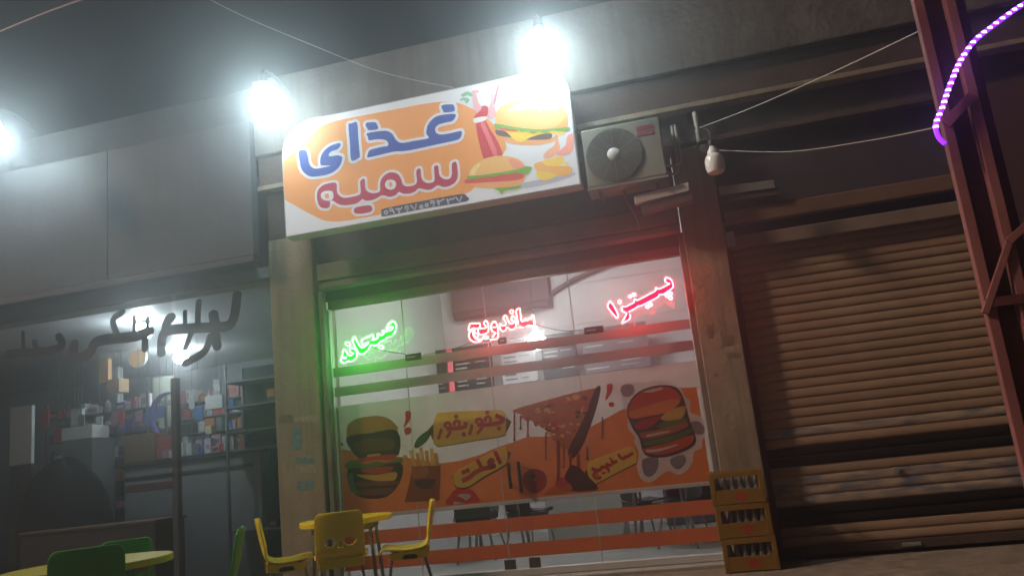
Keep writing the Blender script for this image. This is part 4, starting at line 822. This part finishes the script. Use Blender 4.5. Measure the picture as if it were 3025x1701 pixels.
# ------------------------------------------------------------------ yellow and green seating outside
table('patio_table', 'small round yellow plastic table with yellow chairs round it', yel, (-3.06, -0.52, 0), 0.3, 0.77, 0.77, 0.70)
for lab, (x, y, rz) in (('yellow plastic chair turned away from the street, slots in its back', (-2.94, -0.90, 0.43)), ('yellow plastic chair seen side-on before the orange bands', (-2.47, -0.66, 1.93)), ('yellow plastic chair seen side-on before the stone pillar', (-3.46, -0.80, -1.06))):
    t = chair_mesh_parts(yel, yel, lab, 'chair', group='yellow plastic chairs'); t.location = (x, y, 0); t.rotation_euler = (0, 0, rz)
ylt = mat('lime_yellow', (0.55, 0.52, 0.04), 0.35)
table('patio_table', 'round yellow-green plastic table between the green chairs', ylt, (-4.03, -2.34, 0), 0.5, 1.02, 1.02, 0.67)
for lab, (x, y, rz), sc_ in (('nearest green plastic chair, turned away from the street', (-3.60, -2.84, 0.66), 1.035), ('green plastic chair across the yellow-green table', (-4.21, -1.77, 3.81), 0.965), ('green plastic chair seen side-on before the dark shop', (-3.33, -2.10, 2.05), 1.0)):
    t = chair_mesh_parts(grn, grn, lab, 'chair', holes=False, group='green plastic chairs'); t.location = (x, y, 0); t.rotation_euler = (0, 0, rz); t.scale = (sc_, sc_, sc_)

# ------------------------------------------------------------------ left shop: fascia, glass front, lettering
fs_ = thing('shop_fascia', 'wide blank slate-grey sheet fascia above the dark parts shop', 'fascia', (0, 0, 0))
seam = at((318, 780), -0.12).x
for x0, x1 in ((-12.0, -9.6), (-9.595, seam - 0.001), (seam + 0.001, -4.06)):
    MB().box(x0, x1, -0.12, 0.0, 3.27, 4.70).build('sheet_panel', slate, fs_, bevel=0.006)
MB().box(-12, -4.06, -0.135, 0.0, 3.20, 3.262).build('bottom_trim', darkalu, fs_, bevel=0.004)
lf = thing('parts_shop_window', 'dark framed glass front of the parts shop with dark brushed lettering', 'shop front', (0, 0, 0))
MB().box(-12, -4.0, 0.11, 0.19, 3.08, 3.195).build('frame', greyalu, lf)
xd = at((520, 1300), 0.15).x
panes = [-12.0, -9.6, xd, -4.02]
for a_, b_ in zip(panes[:-1], panes[1:]):
    MB().box(a_ + 0.03, b_ - 0.03, 0.15, 0.156, 0.08, 3.08).build('glass_pane', gl, lf)
for x in panes[1:-1]: MB().box(x - 0.03, x + 0.03, 0.12, 0.19, 0.03, 2.2 if x == xd else 3.08).build('mullion', darkalu, lf)
MB().box(-12, -4.0, 0.10, 0.19, 0.0, 0.08).build('sill', greyalu, lf)
lt = mat('brush_dark', (0.035, 0.04, 0.05), 0.6, var=0.05)
LS = lambda pts: pl('LS', pts, 0.146)
for k, (st, wd) in enumerate([([(1845, 320), (1825, 470), (1780, 555), (1650, 570), (1450, 580), (1310, 595), (1262, 650), (1255, 770)], 78), ([(1660, 470), (1680, 570)], 84), ([(1548, 370), (1540, 470), (1540, 570)], 50), ([(1440, 450), (1440, 570)], 38), ([(1335, 490), (1300, 530), (1290, 600)], 78),
        ([(1500, 590), (1470, 660), (1445, 730)], 46), ([(1670, 580), (1690, 720)], 78), ([(1640, 640), (1590, 760), (1440, 850)], 60),
        ([(955, 450), (885, 505), (890, 570), (915, 630)], 55), ([(1165, 600), (1050, 640), (850, 662), (745, 690), (705, 760), (625, 812), (572, 785), (580, 700)], 84), ([(1152, 500), (1150, 610)], 38), ([(1045, 490), (1048, 620)], 34), ([(1130, 660), (1130, 740)], 60),
        ([(460, 640), (485, 715), (350, 758), (150, 770), (55, 782)], 66), ([(270, 680), (290, 750)], 50), ([(182, 610), (188, 760)], 34)]):
    q = catmull(LS(st), False, 5); w_ = wd * 1.2 * .37963 / 335; lm_ = MB().ribbon(q, w_, 0.146 - 0.0004 * k)
    for e_ in (q[0], q[-1]): lm_.disc(e_, w_ * .5, w_ * .42, 0.1459 - 0.0004 * k, 14)
    lm_.build('lettering_stroke', lt, lf)
# lamps on the parts-shop ceiling
for lab, p in (('round white ceiling light glowing behind the lettering of the parts shop', (423, 963)), ('round white ceiling light glowing deeper in the parts shop', (534, 1042))):
    c = gz(p, 2.96); t = thing('ceiling_light', lab, 'lamp', c)
    MB().lathe([(0, -0.15), (0.05, -0.14), (0.085, -0.11), (0.095, -0.06), (0.08, -0.01), (0.06, 0.03)], n=24).build('diffuser', mat('ceil_lamp', (1, 1, 1), emit=(0.84, 0.95, 1.0), es=120), t, smooth=True)
    MB().lathe([(0.0, 0.02), (0.075, 0.02), (0.08, 0.058), (0, 0.059)], n=24).build('ring', white, t, smooth=True)
# shelves and stock
shelfm = mat('shelf_metal', (0.20, 0.20, 0.22), 0.5, metal=0.3)
def shelf(label, x0, x1, y0, y1, levels, ztop):
    t = thing('stock_shelf', label, 'shelf', (0, 0, 0))
    for z_ in levels: MB().box(x0, x1, y0, y1, z_ - 0.02, z_).build('shelf_board', shelfm, t)
    for x in (x0, x1 - .03):
        for y in (y0, y1 - .03): MB().box(x, x + .03, y, y + .03, 0.02, ztop).build('upright', shelfm, t)
    return t
shelf('long metal shelf of colourful stock along the back of the parts shop', -9.6, -5.6, 4.05, 4.5, (1.22, 1.46, 1.70, 1.94, 2.18, 2.42), 2.66)
LV = [0.55, D(575, 1132, 1.63).z, D(524, 1092, 1.63).z, D(540, 1028, 1.63).z, 2.3]
shelf('dark shelf of sparse stock behind the pane next to the stone pillar', -5.55, -4.25, 1.6, 2.0, LV, 2.5)
MB().box(-5.56, -4.2, 2.001, 2.02, 0.02, 2.5).build('added_dark_sheet', mat('added_sheet_dark', (0.03, 0.032, 0.036), 0.7), bpy.data.objects['stock_shelf.001'])  # dark sheet added to keep this bay dark and hide the back wall
pal = {'red': (0.55, 0.05, 0.07), 'blue': (0.07, 0.17, 0.48), 'white': (0.75, 0.75, 0.75), 'grey': (0.22, 0.22, 0.25), 'purple': (0.16, 0.10, 0.30), 'orange': (0.60, 0.20, 0.05), 'brown': (0.26, 0.15, 0.08), 'black': (0.03, 0.03, 0.035), 'pink': (0.60, 0.30, 0.42)}
rr = random.Random(11)
for cn in pal: mat('stock_' + cn, pal[cn], 0.4, var=0.35, scale=22)
def stock_rows(levels, xa, xb, yf, shelfname, colours, hmax, gap):
    for row, z_ in enumerate(levels):
        x = xb; rown = ('lowest', 'second', 'third', 'fourth', 'fifth', 'topmost')[row]
        while x > xa:
            wd = rr.uniform(.05, .17); hh = rr.uniform(.08, hmax); cn = rr.choice(colours); x -= wd
            m_ = mat('stock_' + cn, pal[cn]); wh_ = 'board of the ' + shelfname
            if rr.random() < .22:
                o = MB().lathe([(0, 0), (wd * .35, 0), (wd * .36, .01), (wd * .36, hh * .75), (wd * .2, hh * .86), (wd * .2, hh), (0, hh)], (x + wd / 2, yf + .07, z_ + .001), 12).build('stock_jar', m_, smooth=True)
                tag(o, '%s %s jar from the pillar on the %s %s' % (nth((shelfname, row, cn, 'j')), cn, rown, wh_), 'jar', 'jars on the ' + shelfname)
            else:
                o = MB().box(x, x + wd, yf, yf + rr.uniform(.10, .25), z_ + .001, z_ + hh).build('stock_box', m_, bevel=0.004)
                if wd > .09: MB().box(x + wd * .15, x + wd * .85, yf - .0015, yf - .0005, z_ + hh * .3, z_ + hh * rr.uniform(.55, .8)).build('printed_label', mat('stock_' + rr.choice(['white', 'orange', 'black', 'pink']), (.6, .6, .6)), o)
                tag(o, '%s %s packet from the pillar on the %s %s' % (nth((shelfname, row, cn, 'b')), cn, rown, wh_), 'box', 'packets on the ' + shelfname)
            x -= rr.uniform(0.0, gap)
stock_rows((1.22, 1.46, 1.70, 1.94, 2.18, 2.42), -9.5, -5.7, 4.08, 'long back shelf', ['red', 'red', 'blue', 'white', 'white', 'grey', 'purple', 'orange', 'brown', 'black', 'pink'], .21, .04)
shelf('grey stock shelf standing halfway into the parts shop', -8.9, -7.25, 2.45, 2.85, (0.95, 1.30, 1.62, 1.94, 2.24), 2.45)
stock_rows((0.95, 1.30, 1.62, 1.94, 2.24), -8.85, -7.3, 2.5, 'halfway shelf', ['grey', 'pink', 'purple', 'red', 'white', 'blue', 'white', 'orange', 'black'], .22, .05)
stock_rows((LV[0], LV[1], LV[2], LV[3]), -5.0, -4.35, 1.72, 'dark pillar shelf', ['black', 'grey', 'black', 'brown', 'black', 'white'], .24, .22)
def blk(name, label, cat, p0, p1, Y, dep, m, bevel=0.006, stand=None, hang=False, on=None):
    a = D(*p0, Y); b = D(*p1, Y); x0, x1, z0, z1 = min(a.x, b.x), max(a.x, b.x), min(a.z, b.z), max(a.z, b.z)
    if on is not None: z1 += on + .001 - z0; z0 = on + .001
    o = MB().box(x0, x1, Y, Y + dep, z0, z1).build(name, m, bevel=bevel)
    if stand: MB().box(x0 + .01, x1 - .01, Y + .01, Y + dep + .12, 0.02, z0 - .001).build('stand', stand, o, bevel=0.006)
    if hang: MB().tube([((x0 + x1) / 2, Y + dep / 2, z1 - .01), ((x0 + x1) / 2, Y + dep / 2, 3.03)], 0.004, 5).build('hanging_cord', wiremat, o)
    return tag(o, label, cat)
cn_ = thing('shop_counter', 'pale grey counter with a dark top and red stripe in the parts shop', 'counter', (0, 0, 0))
a = D(312, 1165, 1.9); b = D(440, 1400, 1.9); CTOP = a.z
MB().box(a.x, b.x + 1.2, 1.9, 2.5, 0.02, a.z - .05).build('front_panel', mat('counter_pale', (0.36, 0.37, 0.40), 0.5), cn_, bevel=0.008)
MB().box(a.x - .05, b.x + 1.25, 1.85, 2.55, a.z - .05, a.z).build('worktop', mat('counter_top', (0.05, 0.05, 0.055), 0.15), cn_, bevel=0.004)
MB().box(a.x + .02, a.x + .8, 1.893, 1.899, a.z - .36, a.z - .28).build('red_stripe', mat('stripe_red', (0.22, 0.07, 0.07), 0.5), cn_)
MB().box(a.x + .02, b.x + 1.1, 1.885, 1.899, a.z - .22, a.z - .18).build('groove_strip', darkalu, cn_)
blk('carton', 'brown carton standing on the counter of the parts shop', 'box', (312, 1100), (388, 1160), 2.1, .25, mat('carton_brown', (0.24, 0.14, 0.08), 0.7, var=.2), on=CTOP)
blk('carton', 'red and white packet beside the brown carton on the counter', 'box', (392, 1105), (432, 1158), 2.1, .2, mat('carton_red', (0.45, 0.12, 0.10), 0.6, var=.5, scale=14), on=CTOP)
stock_rows((CTOP,), a.x + .55, b.x + 1.1, 2.0, 'counter top', ['red', 'white', 'orange', 'blue', 'pink', 'white'], .2, .05)
for k in range(14):
    x_, z_, cn = -8.7 + k * .2 + rr.uniform(-.04, .04), rr.uniform(2.05, 2.45), rr.choice(['white', 'purple', 'red', 'grey', 'blue', 'pink'])
    y_ = 2.15 + .05 * (k % 3); h_ = rr.uniform(.14, .26)
    o = MB().box(x_, x_ + rr.uniform(.08, .13), y_, y_ + .02, z_ - h_, z_).build('hanging_packet', mat('stock_' + cn, pal[cn]), bevel=0.004)
    MB().tube([(x_ + .05, y_ + .01, z_), (x_ + .05, y_ + .01, 3.03)], 0.003, 5).build('hanging_cord', wiremat, o)
    tag(o, '%s %s packet hanging on a cord from the parts shop ceiling' % (nth(('hang', cn)), cn), 'packet', 'packets hanging from the ceiling')
blk('display_board', 'tall white board standing upright near the edge of the parts shop', 'board', (26, 1026), (78, 1165), 1.2, .05, white, stand=dkp)
blk('white_box', 'wide white box with a dark lid line above the dark arch', 'box', (155, 1078), (232, 1100), 1.8, .3, white, stand=mat('stand_grey', (0.14, 0.14, 0.15), 0.5))
blk('wall_sheet', 'pale greenish notice hanging behind the purple ring', 'poster', (384, 950), (436, 1005), 3.2, .03, mat('notice', (0.55, 0.58, 0.48), 0.6), hang=True)
blk('wall_sheet', 'pale notice hanging below the purple ring', 'poster', (398, 1022), (440, 1072), 3.2, .03, mat('notice', (0.55, 0.58, 0.48), 0.6), hang=True)
blk('white_packet', 'bright white packet on the dark shelf by the pillar', 'box', (515, 1000), (560, 1028), 1.63, .08, white, on=LV[3])
blk('blue_packet', 'bright blue packet on the dark shelf by the pillar', 'box', (563, 1030), (588, 1046), 1.63, .1, mat('bright_blue', (0.03, 0.25, 0.55), 0.5), on=LV[3])
blk('yellow_packet', 'small cream packet on the dark shelf by the pillar', 'box', (516, 1072), (532, 1092), 1.63, .1, mat('cream_packet', (0.70, 0.60, 0.30), 0.5), on=LV[2])
blk('white_packet', 'striped white packet low on the dark shelf by the pillar', 'box', (562, 1098), (588, 1132), 1.63, .1, mat('striped', (0.55, 0.55, 0.58), 0.5, var=.4, scale=16), on=LV[1])
blk('display_stand', 'slim pale display stand reaching up to the ceiling of the parts shop', 'stand', (272, 925), (296, 1135), 2.8, .12, mat('stand_pale', (0.50, 0.53, 0.53), 0.5, var=.3, scale=14), stand=dkp)
blk('hanging_tube', 'slanted orange tube hanging in the parts shop', 'tube', (248, 905), (272, 962), 2.6, .08, mat('tube_orange', (0.85, 0.48, 0.22), 0.5), hang=True)
blk('helmet_box', 'beige and black box under the orange tube', 'box', (268, 955), (300, 985), 2.6, .2, mat('beige_box', (0.62, 0.40, 0.24), 0.6), hang=True)
blk('hanging_bag', 'white packet hanging by the edge of the parts shop', 'bag', (178, 1030), (206, 1070), 2.2, .06, mat('stock_white', pal['white']), hang=True)
oc = D(347, 900, 2.4)
t = thing('wall_disc', 'round orange disc hanging below the lettering of the parts shop', 'disc', oc)
MB().lathe([(0, -0.02), (0.125, -0.015), (0.13, 0.0), (0.13, 0.02), (0, 0.021)], n=28, axis='y').build('disc', mat('disc_orange', (0.85, 0.50, 0.14), 0.5, emit=(1.0, 0.55, 0.15), es=0.25), t, smooth=True)
MB().tube([(0, 0, .13), (0, 0, 3.03 - oc.z)], 0.004, 5).build('hanging_cord', wiremat, t)
MB().lathe([(0.13, -0.022), (0.14, -0.02), (0.14, 0.022), (0.13, 0.022)], n=28, axis='y').build('rim', white, t, smooth=True)
pc = D(425, 1045, 2.3)
o = MB().tube([(pc.x + .26 * math.cos(math.radians(a)), 2.3, pc.z + .30 * math.sin(math.radians(a))) for a in range(75, 290, 9)], [0.012 + 0.03 * math.sin(math.pi * k / 23) for k in range(24)], 10).build('purple_ring', mat('ring_purple', (0.20, 0.13, 0.48), 0.4), smooth=True)
MB().tube([(pc.x + .07, 2.3, pc.z + .29), (pc.x + .07, 2.3, 3.03)], 0.004, 5).build('hanging_cord', wiremat, o)
tag(o, 'purple crescent ring hanging over the counter of the parts shop', 'ring')
hc = D(165, 1200, 1.35); hv = []; hf = []; rh = random.Random(5); NA, NR = 28, 9
for k in range(NR + 1):
    t_ = k / NR; ph_ = t_ * math.pi / 2
    for q in range(NA):
        a_ = 6.2832 * q / NA; f_ = 1 + 0.06 * math.sin(5 * a_ + 3 * t_) + rh.uniform(-.02, .02)
        hv.append((hc.x + 0.62 * math.cos(ph_) * math.cos(a_) * f_, 1.35 + 0.34 * math.cos(ph_) * math.sin(a_) * f_, 0.02 + (hc.z + .18) * math.sin(ph_) ** .55 * (1 + (f_ - 1) * .4)))
for k in range(NR):
    for q in range(NA): hf.append((k * NA + q, k * NA + (q + 1) % NA, (k + 1) * NA + (q + 1) % NA, (k + 1) * NA + q))
o = MB().add(hv, hf).build('covered_heap', mat('dark_sheet', (0.010, 0.009, 0.010), 0.9, bump=0.6, spec=0.2), smooth=True)
tag(o, 'dark round-topped covered heap behind the glass of the parts shop', 'heap')
cb = thing('low_cabinet', 'low dark brown cabinet behind the green chairs', 'cabinet', (0, 0, 0))
a = D(225, 1330, 0.7); b = D(392, 1420, 0.7)
MB().box(a.x - .9, b.x, 0.7, 1.2, 0.02, a.z).build('body', mat('cabinet_brown', (0.06, 0.03, 0.025), 0.5), cb, bevel=0.006)
MB().box(a.x - .92, b.x + .02, 0.68, 1.22, a.z + .001, a.z + .03).build('top', mat('cabinet_top', (0.14, 0.08, 0.06), 0.3), cb, bevel=0.004)

# ------------------------------------------------------------------ red steel mast with purple rope light
MY = -3.2
red = mat('mast_red', (0.27, 0.105, 0.10), 0.6, var=0.15, dirt=(0.19, 0.06, 0.06))
red2 = mat('mast_dark_red', (0.10, 0.026, 0.030), 0.7, var=0.15)
ms = thing('steel_mast', 'dull red laced steel mast standing in front of the closed shutter', 'mast', (0, 0, 0))
mx0 = at((2728, 60), MY).x; mx1 = at((2822, 60), MY).x
for x in (mx0, mx1):
    MB().box(x - 0.022, x + 0.022, MY, MY + 0.045, -0.01, 4.6).build('chord', red, ms, bevel=0.004)
MB().box(mx0 + 0.022, mx1 - 0.022, MY + 0.05, MY + 0.06, -0.01, 4.6).build('web', red2, ms)
MB().box(mx1 + 0.024, mx1 + 0.09, MY + 0.08, MY + 0.13, -0.01, 4.6).build('chord', red2, ms, bevel=0.004)
def strap(p0, p1, Y, wd=0.03):
    a = at(p0, Y); b = at(p1, Y); d_ = Vector((b.x - a.x, 0, b.z - a.z)); l = d_.length; d_.normalize(); n_ = Vector((-d_.z, 0, d_.x)) * wd / 2
    MB().prism([(a.x + n_.x, a.z + n_.z), (b.x + n_.x, b.z + n_.z), (b.x - n_.x, b.z - n_.z), (a.x - n_.x, a.z - n_.z)], Y, Y + 0.02).build('lacing_strap', red, ms, bevel=0.003)
strap((2795, 365), (2875, 280), MY - 0.021, 0.045)
strap((2912, 925), (2988, 700), MY - 0.021); strap((2982, 712), (3060, 640), MY - 0.043)
MB().box(mx0 - .022, mx1 + .022, MY - 0.019, MY - 0.001, at((2960, 890), MY).z - .02, at((2960, 890), MY).z + .02).build('batten_plate', red2, ms)
rl = thing('rope_light', 'purple LED rope light curving off the red mast', 'rope light', (0, 0, 0))
rp_ = [at(p, MY - 0.06) for p in sh('R', [(960, -40), (845, 20), (770, 70), (690, 130), (620, 185), (575, 240), (535, 305), (505, 375), (480, 440), (455, 515), (430, 575), (425, 610), (440, 655), (470, 685)])]
rp_ = catmull([tuple(p) for p in rp_], False, 8)
MB().tube(rp_, 0.011, 8).build('sleeve', mat('rope_purple', (0.3, 0.1, 0.7), 0.4, emit=(0.22, 0.015, 1.0), es=2.6), rl, smooth=True)
ch = MB(); acc = 0; last = Vector(rp_[0]); k = 0
for p in rp_[:-14]:
    v = Vector(p); acc += (v - last).length; last = v
    if acc > 0.027:
        acc = 0; ch.lathe([(0, -0.0055), (0.011, -0.005), (0.0125, 0), (0.011, 0.005), (0, 0.0055)], (v.x, v.y - 0.004, v.z), 8, 'z')
ch.build('led_chips', mat('rope_led', (1, 1, 1), emit=(0.55, 0.26, 1.0), es=9), rl)

# ------------------------------------------------------------------ overhead wires
wire('overhead_wire', 'pale wire sagging down to the top edge of the sign', [D(480, -25, -0.9), D(620, 45, -0.8), D(800, 120, -0.65), D(930, 172, -.5), D(1020, 197, -.42), D(1140, 221, -.33)], 0.0045, palewire)
wire('overhead_wire', 'pale wire rising from the conduit pipe to the red mast', [D(1758, 323, -0.05), D(1900, 268, -0.7), D(2100, 180, -1.6), D(2300, 85, -2.6), D(2390, 40, -3.1)], 0.004, palewire)
wire('overhead_wire', 'faint thin wire crossing behind the unlit bulb to the rope light', [D(1800, 378, -0.1), D(1980, 382, -1.0), D(2180, 355, -2.0), D(2350, 322, -3.15)], 0.0025, palewire)
wire('overhead_wire', 'faint reddish wire crossing the corner of the night sky', [D(-30, 92, -1.0), D(120, 30, -1.0), D(260, -18, -1.0)], 0.008, mat('red_wire', (0.5, 0.25, 0.2), 0.6))

# ------------------------------------------------------------------ air volume added to imitate lens glow round the lamps
hz = MB().box(-62, 62, -62, 62, -1.0, 5.6).build('glow_haze', mat('unused_surface', (1, 1, 1)))
hm = bpy.data.materials.new('glow_haze_air'); hm.use_nodes = True; n = hm.node_tree; n.nodes.remove(n.nodes['Principled BSDF'])
pv = n.nodes.new('ShaderNodeVolumePrincipled'); pv.inputs['Color'].default_value = (0.9, 0.92, 0.95, 1); pv.inputs['Density'].default_value = 0.050; pv.inputs['Anisotropy'].default_value = 0.875
n.links.new(pv.outputs[0], n.nodes['Material Output'].inputs['Volume'])
hz.data.materials.clear(); hz.data.materials.append(hm); tag(hz, kind='stuff')
